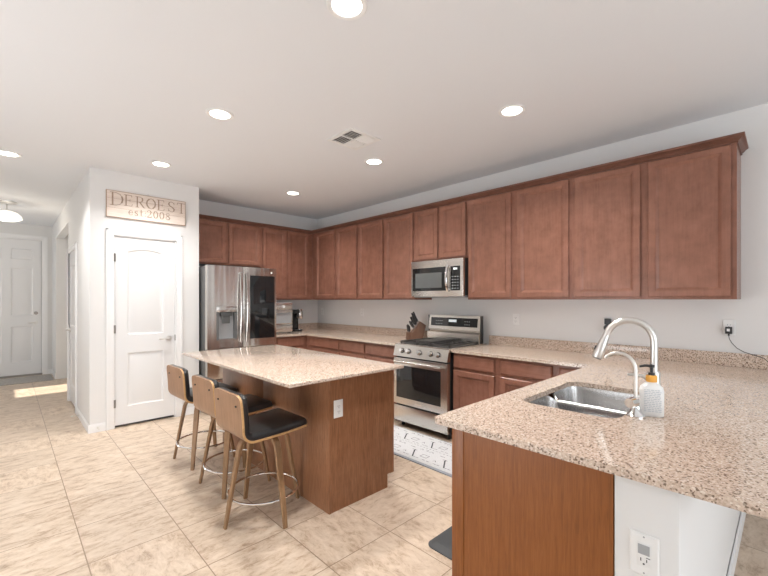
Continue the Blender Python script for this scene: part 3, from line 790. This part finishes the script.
# ------------------------------------------------------------------ range
RX, RY0, RY1 = 3.15, 2.350, 3.098
t = thing('gas_range', (3.55, (RY0+RY1)/2, 0), 'stainless gas range with a large oven window between the base cabinets', 'range')
w = MB(); w.box(RX+.045, XW-.03, RY0, RY1, .06, .90); w.build('body', M['black'], t)
for x in (RX+.10, XW-.1):
    for y in (RY0+.05, RY1-.05): w = MB(); w.cyl((x, y, 0), (x, y, .06), .02, None, 12); w.build('foot', M['black'], t)
w = MB(); w.box(RX-.004, RX+.045, RY0+.002, RY1-.002, .072, .245, None, .006); w.build('storage_drawer', M['steely'], t)
w = MB(); w.box(RX-.006, RX+.045, RY0+.002, RY1-.002, .262, .775, None, .006); od = w.build('oven_door', M['steely'], t)
w = MB(); w.box(RX-.0085, RX-.0055, RY0+.085, RY1-.045, .335, .69, None, .001); w.build('oven_window', M['glass'], od)
w = MB(); w.box(RX-.0085, RX-.0065, 2.68, 2.78, .288, .305); w.build('name_badge', M['chrome'], od)
w = MB(); w.cyl((RX-.05, RY0+.05, .735), (RX-.05, RY1-.05, .735), .013, None, 14)
for y in (RY0+.07, RY1-.07): w.bar([(RX-.004, y, .735), (RX-.05, y, .735)], .02, .02, (0, 0, 1))
w.build('handle', M['steely'], od)
# control panel, slanted
w = MB(); w.prism([(RX-.012, .79), (RX+.045, .79), (RX+.10, .915), (RX+.02, .915)], RY0, RY1, None, 'xzy'); cp = w.build('control_panel', M['steely'], t)
nrm = Vector((-.125, 0, .032)).normalized()
for i, y in enumerate((2.475, 2.57, 2.725, 2.88, 2.975)):
    c = Vector((RX+.004, y, .853))
    w = MB(); w.tube([c, c+nrm*.012, c+nrm*.034], [.025, .023, .019], 16); k = w.build('knob', M['chrome'], cp)
    w = MB(); w.tube([c-nrm*.003, c+nrm*.004], .029, 16); w.build('knob_ring', M['black'], k)
w = MB(); w.box(RX+.02, XW-.06, RY0-.001, RY1+.001, .9155, .926, None, .003); ck = w.build('cooktop', M['steely'], t)
w = MB(); w.box(RX+.075, XW-.21, RY0+.03, RY1-.03, .9265, .929); w.build('burner_pan', M['iron'], ck)
gz = .945
for (y0, y1) in ((RY0+.03, RY0+.275), (RY0+.28, RY1-.28), (RY1-.275, RY1-.03)):
    w = MB()
    xs = (RX+.08, XW-.215)
    for y in (y0+.006, y1-.006): w.box(xs[0], xs[1], y-.006, y+.006, gz-.006, gz+.008)
    for k in range(5):
        x = xs[0]+.006+(xs[1]-xs[0]-.012)*k/4; w.box(x-.006, x+.006, y0, y1, gz-.006, gz+.008)
    w.box(xs[0], xs[1], (y0+y1)/2-.005, (y0+y1)/2+.005, gz-.006, gz+.008)
    for x in xs:
        for y in (y0+.006, y1-.006): w.box(x-.007, x+.007, y-.007, y+.007, .929, gz)
    w.build('grate', M['iron'], ck)
w = MB(); w.box(RX+.10, XW-.245, RY0+.27, RY1-.27, gz+.009, gz+.026, None, .004); w.box(RX+.115, XW-.26, RY0+.285, RY1-.285, gz+.026, gz+.029); w.build('griddle', M['iron'], ck)
for y in (RY0+.15, RY1-.15):
    for x in (RX+.21, XW-.33):
        w = MB(); w.lathe([(0, .929), (.045, .929), (.045, .936), (.03, .940), (0, .941)], (x, y, 0), 16); w.build('burner', M['black'], ck)
# backguard
w = MB(); w.prism([(XW-.205, .926), (XW-.13, .926), (XW-.13, 1.232), (XW-.165, 1.232), (XW-.185, 1.07), (XW-.165, 1.05), (XW-.205, 1.03)], RY0+.01, RY1-.01, None, 'xzy'); bg = w.build('backguard', M['steely'], t, 20)
w = MB(); w.box(XW-.175, XW-.129, RY0+.002, RY0+.0095, .93, 1.233); w.build('end_cap', M['black'], bg); w = MB(); w.box(XW-.175, XW-.129, RY1-.0095, RY1-.002, .93, 1.233); w.build('end_cap', M['black'], bg)
X = face_frame((XW-.1875, (RY0+RY1)/2, 1.07), '-X') @ Matrix.Rotation(-math.atan2(.02, .165), 4, 'X')
w = MB(X); w.box(-.325, .325, .035, .135, .001, .004); dp = w.build('control_glass', M['glass'], bg)
w = MB(X); w.box(-.06, .05, .085, .115, .0042, .005); w.build('clock_display', M['screen'], dp)
w = MB(X)
for i in range(7):
    for j in range(2):
        a = -.25+i*.028+(.30 if i > 3 else 0); w.box(a, a+.014, .058+j*.035, .064+j*.035, .0042, .005)
w.build('touch_keys', M['midgrey'], dp)

# ------------------------------------------------------------------ microwave
MY0, MY1, MX, MZ0, MZ1 = 2.418, 3.168, 3.515, 1.452, 1.870
t = thing('microwave', (3.72, (MY0+MY1)/2, MZ0), 'stainless over-the-range microwave under the short wall cabinet', 'microwave')
w = MB(); w.box(MX+.04, XW-.003, MY0, MY1, MZ0+.012, MZ1-.001); w.build('body', M['black'], t)
w = MB(); w.box(MX+.05, XW-.02, MY0+.01, MY1-.01, MZ0-.008, MZ0+.0115); w.build('vent_underside', M['midgrey'], t)
X = face_frame((MX+.04, 0, 0), '-X')
w = MB(X); w.box(-MY1+.002, -MY0-.002, MZ0, MZ1-.002, .0005, .04, None, .004); fr = w.build('front_frame', M['steely'], t)
w = MB(X); w.box(-MY1+.03, -MY0-.215, MZ0+.065, MZ1-.085, .0402, .046, None, .002); dr = w.build('door_window', M['glass'], fr)
w = MB(X); w.box(-MY1+.075, -MY0-.285, MZ0+.10, MZ1-.145, .0461, .0468); w.build('window_mesh', M['meshgrey'], dr)
w = MB(X); w.box(-MY0-.165, -MY0-.04, MZ0+.065, MZ1-.085, .0402, .044, None, .002); kp = w.build('keypad', M['glass'], fr)
w = MB(X); w.box(-MY0-.125, -MY0-.075, MZ1-.125, MZ1-.105, .0442, .045); w.build('clock_display', M['screen'], kp)
w = MB(X)
for i in range(5):
    for j in range(3):
        a = -MY0-.145+j*.034; b_ = MZ0+.085+i*.032; w.box(a, a+.018, b_, b_+.008, .0442, .0448)
w.build('keys', M['midgrey'], kp)
w = MB(X); n = 10
w.bar([(-MY0-.195, MZ0+.085, .038)]+[(-MY0-.195, MZ0+.06+.285*k/n, .06+.03*math.sin(math.pi*k/n)) for k in range(n+1)]+[(-MY0-.195, MZ0+.32, .038)], .026, .016, (1, 0, 0)); w.build('handle', M['chrome'], fr)

# ------------------------------------------------------------------ things on the worktops
# toaster oven
t = thing('air_fryer_oven', (2.955, 5.44, CT1), 'tall silver countertop air fryer oven beside the refrigerator', 'oven')
w = MB(); w.box(2.775, 3.135, 5.26, 5.58, CT1+.012, 1.372, None, .008); w.build('body', M['midgrey'], t)
for x in (2.80, 3.11):
    for y in (5.29, 5.55): w = MB(); w.cyl((x, y, CT1), (x, y, CT1+.0118), .012, None, 10); w.build('foot', M['black'], t)
w = MB(); w.box(2.780, 3.130, 5.245, 5.26, 1.268, 1.366, None, .003); pn = w.build('control_panel', M['steel'], t)
for x in (2.97,):
    w = MB(); w.cyl((x, 5.245, 1.317), (x, 5.22, 1.317), .024, .021, 18); w.build('dial', M['white'], pn)
w = MB(); w.box(2.780, 3.130, 5.245, 5.26, 1.045, 1.26, None, .003); dr = w.build('glass_door', M['steel'], t)
w = MB(); w.box(2.80, 3.11, 5.242, 5.245, 1.065, 1.225); w.build('window', M['midgrey'], dr)
w = MB(); w.bar([(2.80, 5.244, 1.25), (2.80, 5.22, 1.25), (3.11, 5.22, 1.25), (3.11, 5.244, 1.25)], .012, .012, (0, 0, 1)); w.build('handle', M['chrome'], dr)
w = MB(); w.box(2.780, 3.130, 5.245, 5.26, CT1+.02, 1.035, None, .003); w.build('crumb_drawer', M['steel'], t)
# coffee maker
t = thing('coffee_maker', (3.36, 5.52, CT1), 'black and silver pod coffee maker in the counter corner', 'coffee maker')
w = MB(); w.box(3.285, 3.425, 5.44, 5.66, CT1, CT1+.025, None, .006); w.box(3.27, 3.345, 5.53, 5.66, CT1+.025, CT1+.30, None, .008); w.build('body', M['black'], t)
w = MB(); w.box(3.275, 3.385, 5.44, 5.66, CT1+.285, CT1+.345, None, .012); w.build('lid', M['black'], t)
w = MB(); w.lathe([(0, .20), (.05, .20), (.052, .205), (.052, .345), (.048, .352), (0, .352)], (3.405, 5.49, CT1), 22); w.build('brew_head', M['steel'], t)
w = MB(); w.lathe([(0, .026), (.050, .026), (.050, .035), (.0, .036)], (3.385, 5.475, CT1), 20); w.build('drip_tray', M['chrome'], t)
w = MB(); w.box(3.345, 3.415, 5.54, 5.655, CT1+.026, CT1+.284, None, .01); w.build('water_tank', M['glass'], t)
# knife block
KX, KY = 3.70, 3.275
t = thing('knife_block', (KX, KY, CT1), 'slanted dark wood knife block left of the range', 'knife block')
A = Matrix.Translation((KX, KY, CT1)) @ Matrix.Rotation(R_(150), 4, 'Z')
w = MB(A); w.prism([(-.085, 0), (.055, 0), (.055, .085), (.03, .10), (-.055, .232), (-.135, .18)], -.05, .05, None, 'xzy'); w.build('block', M['block'], t)
w = MB(A); w.prism([(.056, 0), (.10, 0), (.095, .095), (.056, .10)], -.05, .05, None, 'xzy'); w.build('steak_knife_step', M['block'], t)
# the knives stand in the slots
ax = Vector((.085, 0, .132)).normalized(); along = Vector((-.08, 0, -.052)); top0 = Vector((-.055, 0, .232))
dirk = Vector((-.080, 0, -.052)).normalized(); out = Vector((.54, 0, -.0)).normalized()
up = Vector((-.545, 0, .838)).normalized()
kn = [('large black-handled knife at the back left of the knife block', -.03, .15, .115), ('large black-handled knife at the back centre of the knife block', 0.0, .13, .125), ('large black-handled knife at the back right of the knife block', .03, .15, .115),
      ('black-handled knife at the middle left of the knife block', -.032, .45, .10), ('black-handled knife in the middle of the knife block', 0.002, .45, .105), ('black-handled knife at the middle right of the knife block', .032, .45, .10),
      ('short black-handled knife at the front left of the knife block', -.022, .78, .085), ('short black-handled knife at the front right of the knife block', .022, .78, .085)]
for lab, yy, s, hl in kn:
    # slots are on the slanted upper face between (-.055,.232) and (.03,.10)
    p = Vector((-.05+.075*s, yy, .232-.118*s+.003))
    d2 = Vector((.40+(.10 if abs(yy) > .02 else 0), yy*3.0, .90)).normalized()
    q0, q1 = p, p+d2*.018
    k = thing('kitchen_knife', A @ p, lab, 'knife', 'knives in the block')
    w = MB(A); w.bar([q0, q1], .018, .006, d2.cross(Vector((0, 1, 0)))); w.build('bolster', M['blade'], k)
    w = MB(A); w.bar([q1, q1+d2*hl*.5+Vector((.004, 0, 0)), q1+d2*hl], [.020, .024, .019], [.014, .016, .013], d2.cross(Vector((0, 1, 0)))); w.build('handle', M['black'], k)

for yy, hl, lab in ((-.036, .075, 'small black steak knife at the left end of the front step of the knife block'), (-.012, .085, 'small black steak knife left of centre in the front step of the knife block'),
                    (.012, .080, 'small black steak knife right of centre in the front step of the knife block'), (.036, .070, 'small black steak knife at the right end of the front step of the knife block')):
    p = Vector((.076, yy, .094)); d2 = Vector((.10, yy*4, 1)).normalized(); q1 = p+d2*.014
    k = thing('steak_knife', A @ p, lab, 'knife', 'knives in the block')
    w = MB(A); w.bar([p, q1], .013, .005, (1, 0, 0)); w.build('bolster', M['blade'], k)
    w = MB(A); w.bar([q1, q1+d2*hl*.5, q1+d2*hl], [.014, .018, .014], [.011, .013, .010], (1, 0, 0)); w.build('handle', M['black'], k)

# ------------------------------------------------------------------ bar stools
def sweep(w, prof, widths, thick, side, m=None, roundness=.4):
    """sheet following prof [(x,z)], thickness grows on the left side of travel"""
    P = [Vector((p[0], 0, p[1])) for p in prof]; k = len(P); rings = []
    for i in range(k):
        t = (P[min(i+1, k-1)]-P[max(i-1, 0)]).normalized(); nn = Vector((-t.z, 0, t.x))*side
        hw = widths[i]; th = thick[i] if isinstance(thick, (list, tuple)) else thick; c = min(th*roundness, hw*.3)
        pts = [(-hw, 0), (-hw, th-c), (-hw+c*.4, th-c*.35), (-hw+c*1.2, th), (hw-c*1.2, th), (hw-c*.4, th-c*.35), (hw, th-c), (hw, 0)]
        rings.append([w.v(P[i]+Vector((0, a, 0))+nn*b) for a, b in pts])
    for a, b in zip(rings, rings[1:]):
        for j in range(8): w.f([a[j], a[(j+1) % 8], b[(j+1) % 8], b[j]], m)
    w.f(rings[0][::-1], m); w.f(rings[-1], m)
def stool_profile(n_arc=9):
    # from the top of the back down, round the bend, along the seat to the front edge
    pts = [(-.257, .843), (-.256, .836), (-.254, .822), (-.251, .79), (-.246, .73), (-.241, .66)]
    c = (-.161, .630); r = .079
    for k in range(n_arc+1):
        a = R_(181+89*k/n_arc); pts.append((c[0]+r*math.cos(a), c[1]+r*math.sin(a)))
    pts += [(-.06, .553), (.06, .557), (.15, .564), (.205, .567), (.223, .568), (.232, .568)]
    return pts
def stool_widths(n, w):
    out_ = [w]*n
    for i, s in ((0, .74), (1, .88), (2, .965), (n-1, .80), (n-2, .91), (n-3, .975)): out_[i] = w*s
    return out_
def make_stool(label):
    t = thing('bar_stool', (0, 0, 0), label, 'stool', 'bar stools at the island')
    pr = stool_profile(); n = len(pr)
    w = MB(); sweep(w, pr, stool_widths(n, .194), .014, 1, None, .15)
    sh = w.build('ply_shell', M['ply'], t, 40)
    # light lamination edge: thin band around the shell
    pp = pr; wd = stool_widths(n, .1945)
    for sgn in (-1, 1):
        w = MB()
        P = [Vector((p[0], sgn*wd[i], p[1])) for i, p in enumerate(pp)]
        a = []; b_ = []
        for i in range(n):
            tt = (Vector((pp[min(i+1, n-1)][0], 0, pp[min(i+1, n-1)][1]))-Vector((pp[max(i-1, 0)][0], 0, pp[max(i-1, 0)][1]))).normalized(); nn = Vector((-tt.z, 0, tt.x))
            a.append([P[i]-nn*.0002+Vector((0, -sgn*.002, 0)), P[i]+Vector((0, sgn*.0012, 0)), P[i]+nn*.0135+Vector((0, sgn*.0012, 0)), P[i]+nn*.0135+Vector((0, -sgn*.002, 0))])
        w.rings(a)
        w.build('ply_edge_band', M['plyedge'], sh, 40)
    pad_pr = []
    for i, p in enumerate(pr):
        tt = (Vector((pr[min(i+1, n-1)][0], 0, pr[min(i+1, n-1)][1]))-Vector((pr[max(i-1, 0)][0], 0, pr[max(i-1, 0)][1]))).normalized(); nn = Vector((-tt.z, 0, tt.x))
        q = Vector((p[0], 0, p[1]))+nn*.0142; pad_pr.append((q.x, q.z))
    th = [.042]*n; th[0] = .020; th[1] = .032; th[-1] = .018; th[-2] = .030
    w = MB(); sweep(w, pad_pr, [x*.985 for x in stool_widths(n, .194)], th, 1, None, .5); w.build('leather_pad', M['leather'], t, 50)
    for y in (-.13, .13):
        w = MB(); c = Vector((-.2495, y, .775)); d_ = Vector((-1, 0, -.07)).normalized(); w.tube([c, c+d_*.006], .0065, 10); w.build('bolt', M['black'], t)
    w = MB(); w.lathe([(0, .5535), (.10, .5535), (.10, .548), (.075, .546), (.075, .537), (0, .537)], (0, 0, 0), 24); w.build('swivel_plate', M['black'], t)
    for k in range(4):
        a = R_(90*k); X = Matrix.Rotation(a, 4, 'Z'); w = MB(X)
        path = [(.0+.012, 0, .525), (.10, 0, .525), (.135, 0, .519), (.158, 0, .499), (.172, 0, .465), (.205, 0, .30), (.235, 0, .15), (.262, 0, 0)]
        w.bar(path, [.040, .042, .043, .043, .042, .038, .033, .027], [.022, .022, .024, .024, .023, .021, .019, .017], (0, 1, 0)); w.build('leg', M['legwood'], t)
    w = MB(); n2 = 40; Rg = .222; zr = .165
    pth = [(Rg*math.cos(2*math.pi*j/n2), Rg*math.sin(2*math.pi*j/n2), zr) for j in range(n2+1)]
    w.tube(pth, .008, 10, None, False); w.build('foot_ring', M['chrome'], t)
    return t
def dup(root, label):
    r = root.copy(); C.objects.link(r); r['label'] = label
    for ch in list(root.children):
        c = ch.copy(); C.objects.link(c); c.parent = r
        for g in list(ch.children):
            d_ = g.copy(); C.objects.link(d_); d_.parent = c
    return r
SEAT = ('ply_shell', 'leather_pad', 'bolt', 'swivel_plate')
def pose(t, loc, seat_yaw, leg_yaw):
    t.location = loc
    for ch in t.children:
        st = ch.name.split('.')[0]
        ch.rotation_euler = (0, 0, R_(seat_yaw if st in SEAT else leg_yaw))
s1 = make_stool('walnut bar stool with black pad nearest the camera')
s2 = dup(s1, 'walnut bar stool with black pad in the middle of the three')
s3 = dup(s1, 'walnut bar stool with black pad farthest away, beside the pantry door')
pose(s1, (1.232, 2.425, 0), 1, 2)
pose(s2, (1.276, 2.985, 0), 2, 50)
pose(s3, (1.276, 3.635, 0), 2, 50)

# ------------------------------------------------------------------ rug and mats
rx0, rx1, ry0, ry1 = 2.575, 3.12, 1.50, 3.24
w = MB(); w.box(rx0, rx1, ry0, ry1, .0, .011, 'rug', .003)
for x0, x1, y0, y1 in ((rx0-.03, rx0, ry0-.03, ry1+.03), (rx1, rx1+.012, ry0-.03, ry1+.03), (rx0, rx1, ry0-.03, ry0), (rx0, rx1, ry1, ry1+.03)): w.box(x0, x1, y0, y1, .0, .010, 'rugedge')
def stroke(w, pts, wd, z, m):
    for p, q in zip(pts, pts[1:]):
        p = Vector((*p, z)); q = Vector((*q, z)); d_ = (q-p).normalized(); n_ = Vector((-d_.y, d_.x, 0))*wd/2; e = d_*wd/2
        w.f([w.v(p-e-n_), w.v(q+e-n_), w.v(q+e+n_), w.v(p-e+n_)], m)
zr = .0115
def motif(cx, cy):
    S = lambda pts, wd=.010: stroke(w, [(cx+a, cy+b_) for a, b_ in pts], wd, zr, 'rugline')
    for k in range(9):
        if k % 3 != 1: S([(-.115, -.16+.038*k), (-.115, -.135+.038*k)], .006)
        S([(.115, -.16+.038*k), (.115, -.145+.038*k)], .005)
    S([(-.115, -.02), (.0, .055), (.012, .055)], .013); S([(.012, .04), (.012, .085)], .006)
    S([(-.07, -.14), (-.02, -.14), (-.02, -.07), (-.07, -.07), (-.07, -.14)], .005)
    S([(.055, -.12), (.075, -.105), (.075, -.09), (.055, -.075)], .005); S([(.05, -.05), (.08, -.05), (.08, -.02)], .005); S([(.055, .0), (.075, .015), (.055, .03)], .005)
    S([(-.075, .10), (-.055, .115), (-.075, .13)], .005); S([(.06, .10), (.06, .15)], .006)
for i in range(2):
    for j in range(5): motif(rx0+.165+i*.27, ry0+.17+j*.35)
o = w.build('kitchen_rug', M['rug'], None, 0); tag(o, 'pale grey runner rug with dark geometric pattern in front of the range', 'rug')
w = MB(); w.rings([rrect(1.735, 2.65, .985, 1.455, .045, 0), rrect(1.735, 2.65, .985, 1.455, .045, .006), rrect(1.77, 2.615, 1.02, 1.42, .03, .019)])
o = w.build('comfort_mat', M['mat']); tag(o, 'charcoal anti-fatigue floor mat in front of the peninsula', 'mat')
w = MB(); w.box(-.62, .60, 9.0, 9.70, 0, .012, None, .003); o = w.build('doormat', M['doormat']); tag(o, 'grey speckled doormat at the front door', 'mat')

# ------------------------------------------------------------------ sign
SX_0, SX_1, SZ_0, SZ_1 = .772, 1.572, 2.318, 2.612
t = thing('wooden_sign', ((SX_0+SX_1)/2, PY, SZ_0), 'whitewashed wooden name sign above the pantry door', 'sign')
X = face_frame((0, PY, 0), '-Y')
w = MB(X); w.box(SX_0, SX_1, SZ_0, SZ_1, .001, .022, 'signedge'); w.box(SX_0+.007, SX_1-.007, SZ_0+.007, SZ_1-.007, .022, .024, 'signwood'); bd = w.build('board', M['signwood'], t)
for i, ln in enumerate((SZ_0+.105, SZ_0+.205)):
    w = MB(X); w.box(SX_0+.007, SX_1-.007, ln-.0012, ln+.0012, .0238, .0244); w.build('plank_joint', M['signedge'], bd)
GL = {  # strokes: list of polylines with weight flag ('t' thick / 'n' thin); unit box 0..1
 'D': [('t', [(.18, 0), (.18, 1)]), ('n', [(.0, 1), (.42, 1), (.72, .9), (.86, .74)]), ('t', [(.86, .74), (.92, .5), (.86, .26)]), ('n', [(.86, .26), (.72, .1), (.42, 0), (.0, 0)])],
 'E': [('t', [(.2, 0), (.2, 1)]), ('n', [(.02, 1), (.74, 1), (.76, .84)]), ('n', [(.2, .52), (.58, .52)]), ('n', [(.58, .62), (.58, .42)]), ('n', [(.02, 0), (.76, 0), (.8, .18)])],
 'R': [('t', [(.2, 0), (.2, 1)]), ('n', [(.02, 1), (.5, 1), (.68, .92)]), ('t', [(.68, .92), (.74, .75), (.66, .58)]), ('n', [(.66, .58), (.48, .5), (.2, .5)]), ('t', [(.44, .5), (.84, .04)]), ('n', [(.84, .02), (.98, .0)]), ('n', [(.04, 0), (.36, 0)])],
 'O': [('n', [(.3, .93), (.5, 1), (.7, .93)]), ('t', [(.7, .93), (.9, .72), (.95, .5), (.9, .28), (.7, .07)]), ('n', [(.7, .07), (.5, 0), (.3, .07)]), ('t', [(.3, .07), (.1, .28), (.05, .5), (.1, .72), (.3, .93)])],
 'S': [('n', [(.78, .74), (.77, .94)]), ('n', [(.77, .86), (.62, .97), (.44, 1), (.26, .92)]), ('t', [(.26, .92), (.18, .76), (.3, .6), (.62, .44), (.8, .28), (.74, .1)]), ('n', [(.74, .1), (.56, 0), (.36, .02), (.2, .14)]), ('n', [(.18, .04), (.17, .28)])],
 'T': [('t', [(.5, 0), (.5, 1)]), ('n', [(.04, .82), (.06, 1), (.94, 1), (.96, .82)]), ('n', [(.32, 0), (.68, 0)])],
 'e': [('n', [(.1, .34), (.86, .34), (.84, .5), (.7, .64), (.5, .68), (.3, .64)]), ('t', [(.3, .64), (.12, .48), (.1, .3), (.16, .14)]), ('n', [(.16, .14), (.34, .0), (.6, .0), (.86, .12)])],
 's': [('n', [(.76, .52), (.76, .64), (.5, .68), (.28, .62)]), ('t', [(.28, .62), (.22, .5), (.4, .38), (.66, .3), (.78, .16), (.7, .05)]), ('n', [(.7, .05), (.48, 0), (.24, .05), (.2, .16)])],
 't': [('t', [(.42, .95), (.42, .12)]), ('n', [(.42, .12), (.54, .0), (.72, .04)]), ('n', [(.18, .66), (.76, .66)])],
 ':': [('t', [(.45, .1), (.55, .1)]), ('t', [(.45, .56), (.55, .56)])],
 '2': [('n', [(.12, .76), (.22, .94), (.46, 1), (.68, .94)]), ('t', [(.68, .94), (.8, .74), (.66, .5)]), ('n', [(.66, .5), (.1, .02)]), ('t', [(.1, .03), (.84, .03)]), ('n', [(.84, .03), (.9, .22)])],
 '0': [('n', [(.34, .95), (.5, 1), (.66, .95)]), ('t', [(.66, .95), (.84, .72), (.86, .5), (.84, .28), (.66, .05)]), ('n', [(.66, .05), (.5, 0), (.34, .05)]), ('t', [(.34, .05), (.16, .28), (.14, .5), (.16, .72), (.34, .95)])],
 '8': [('n', [(.5, .52), (.3, .62), (.22, .78), (.32, .94), (.5, 1), (.68, .94), (.78, .78), (.7, .62)]), ('t', [(.3, .62), (.7, .42)]), ('n', [(.7, .62), (.5, .52), (.26, .42), (.14, .24), (.26, .06), (.5, 0)]), ('t', [(.5, 0), (.74, .06), (.86, .24), (.7, .42)])],
}
def lettering(X, parent, text, a, b_, h, wd, thick, thin, gap=.12):
    for ch in text:
        w = MB(X)
        cw = wd*(.35 if ch == ':' else (.8 if ch in 'est' else 1.0))
        for wt, pl in GL[ch]:
            q = thick if wt == 't' else thin
            for p0, p1 in zip(pl, pl[1:]):
                P0 = Vector((a+p0[0]*cw, b_+p0[1]*h, .0245)); P1 = Vector((a+p1[0]*cw, b_+p1[1]*h, .0245))
                d_ = (P1-P0).normalized(); n_ = Vector((-d_.y, d_.x, 0))*q/2; e = d_*q*.3
                u = Vector((0, 0, .0012))
                lo = [P0-e-n_, P1+e-n_, P1+e+n_, P0-e+n_]
                w.rings([[tuple(v) for v in lo], [tuple(v+u) for v in lo]])
        w.build('letter', M['signink'], parent, 0)
        a += cw*(1+gap)
    return a
a = lettering(X, bd, 'D', SX_0+.035, SZ_1-.160, .138, .125, .015, .006)
lettering(X, bd, 'EROEST', a-.012, SZ_1-.148, .118, .098, .013, .0055, .10)
a = lettering(X, bd, 'est:', SX_0+.205, SZ_0+.048, .072, .058, .009, .0045, .12)
lettering(X, bd, '2008', a, SZ_0+.045, .080, .056, .010, .005, .14)
w = MB(X); cx = (SX_0+SX_1)/2; w.tube([(cx-.012, SZ_1, .012), (cx-.006, SZ_1+.012, .01), (cx+.006, SZ_1+.012, .01), (cx+.012, SZ_1, .012)], .0015, 6); w.build('hanging_loop', M['bronze'], t)

# ------------------------------------------------------------------ door stops
for (p, dr, lab) in (((PX-b, 5.83, .05), (-1, 0, 0), 'spring door stop on the hallway baseboard'), ((.70, PY-b, .05), (0, -1, 0), 'spring door stop on the baseboard left of the pantry door')):
    t = thing('door_stop', p, lab, 'door stop', 'spring door stops'); p = Vector(p); dr = Vector(dr)
    w = MB(); w.tube([p, p+dr*.006], .011, 10); w.build('base_plate', M['nickel'], t)
    w = MB(); up_ = Vector((0, 0, 1)); sd = dr.cross(up_); 
    w.tube([p+dr*(.006+.055*k/60)+(up_*math.cos(k*.9)+sd*math.sin(k*.9))*.0055 for k in range(61)], .0016, 5); w.build('spring', M['nickel'], t)
    w = MB(); w.tube([p+dr*.061, p+dr*.076], .0075, 10); w.build('rubber_tip', M['rubber'], t)

# ------------------------------------------------------------------ ceiling fittings
def can(x, y, label):
    t = thing('recessed_light', (x, y, CE), label, 'ceiling light', 'recessed ceiling lights')
    w = MB(); w.lathe([(.070, 0), (.098, 0), (.098, -.004), (.092, -.008), (.074, -.006), (.070, -.0005)], (x, y, CE-.0005), 32); w.build('trim_ring', M['white'], t)
    w = MB(); w.lathe([(0, -.0035), (.0705, -.0035), (.0715, -.0005), (0, -.0005)], (x, y, CE-.0005), 28); w.build('lens', M['lens'], t)
    d = bpy.data.lights.new('can_lamp', 'AREA'); d.shape = 'DISK'; d.size = .13; d.energy = CAN_POWER; d.color = (1, .98, .95); d.spread = R_(125)
    q = bpy.data.objects.new('can_lamp', d); C.objects.link(q); q.location = (0, 0, -.014); q.parent = t
    return t
for x, y, l in ((1.173, 1.47, 'round recessed ceiling light at the top edge of the picture, nearest the camera'),
                (2.712, 1.433, 'round recessed ceiling light in front of the right-hand wall cabinets'),
                (2.696, 2.938, 'round recessed ceiling light just right of the air vent'),
                (1.166, 3.002, 'round recessed ceiling light over the island, left of the air vent'),
                (2.719, 4.545, 'round recessed ceiling light nearest the room corner'),
                (1.153, 4.53, 'round recessed ceiling light in front of the name sign'),
                (.009, 5.231, 'round recessed ceiling light at the left edge of the picture')):
    can(x, y, l)
# vent
vx, vy = 2.195, 2.655
t = thing('ceiling_vent', (vx, vy, CE), 'square white air vent grille in the ceiling', 'air vent')
X = face_frame((vx, vy, CE), '-Z'); s = .135
w = MB(X)
for q in ((-s-.035, -s, -s-.035, s+.035), (s, s+.035, -s-.035, s+.035), (-s, s, -s-.035, -s), (-s, s, s, s+.035)): w.box(q[0], q[1], q[2], q[3], .0005, .008, None, .002)
w.build('frame', M['offwhite'], t)
w = MB(X); w.box(-s, s, -s, s, .0003, .001); w.build('duct_shade', M['vent_dark'], t)  # flat dark sheet, the shade inside the duct put into its colour
w = MB(X); w.box(-.008, .008, -s, s, .001, .009); w.box(-s, s, -.008, .008, .001, .009); w.build('divider', M['offwhite'], t)
for qx, qy, dirn in ((-1, -1, 'x'), (1, -1, 'y'), (-1, 1, 'y'), (1, 1, 'x')):
    for k in range(5):
        c0 = .024+k*.025; w = MB(X)
        if dirn == 'x': w.prism([(qy*c0-.004, .0012), (qy*c0-.002, .0012), (qy*c0+qy*.012+.002, .010), (qy*c0+qy*.012-.002, .010)], min(qx*.008, qx*s), max(qx*.008, qx*s), None, 'yzx')
        else: w.prism([(qx*c0-.004, .0012), (qx*c0-.002, .0012), (qx*c0+qx*.012+.002, .010), (qx*c0+qx*.012-.002, .010)], min(qy*.008, qy*s), max(qy*.008, qy*s), None, 'xzy')
        w.build('louvre', M['offwhite'], t)
# foyer ceiling lamp
lx, ly = 0.0, 7.82
t = thing('foyer_lamp', (lx, ly, CE), 'small semi-flush ceiling lamp with glowing glass bowl in the hallway', 'ceiling lamp')
w = MB(); w.lathe([(0, 0), (.12, 0), (.118, -.012), (.05, -.03), (0, -.03)], (lx, ly, CE-.0005), 28); w.build('canopy', M['nickel'], t)
w = MB(); w.cyl((lx, ly, CE-.03), (lx, ly, CE-.22), .008, None, 10); w.build('stem', M['nickel'], t)
w = MB(); w.lathe([(.02, -.125), (.06, -.13), (.11, -.15), (.155, -.19), (.170, -.225), (.165, -.24), (.12, -.262), (.06, -.275), (0, -.278)], (lx, ly, CE), 32); w.build('glass_bowl', M['shade'], t)
d = bpy.data.lights.new('foyer_bulb', 'POINT'); d.energy = 10; d.shadow_soft_size = .1; d.color = (1, .9, .76)
q = bpy.data.objects.new('foyer_bulb', d); C.objects.link(q); q.location = (0, 0, -.42); q.parent = t
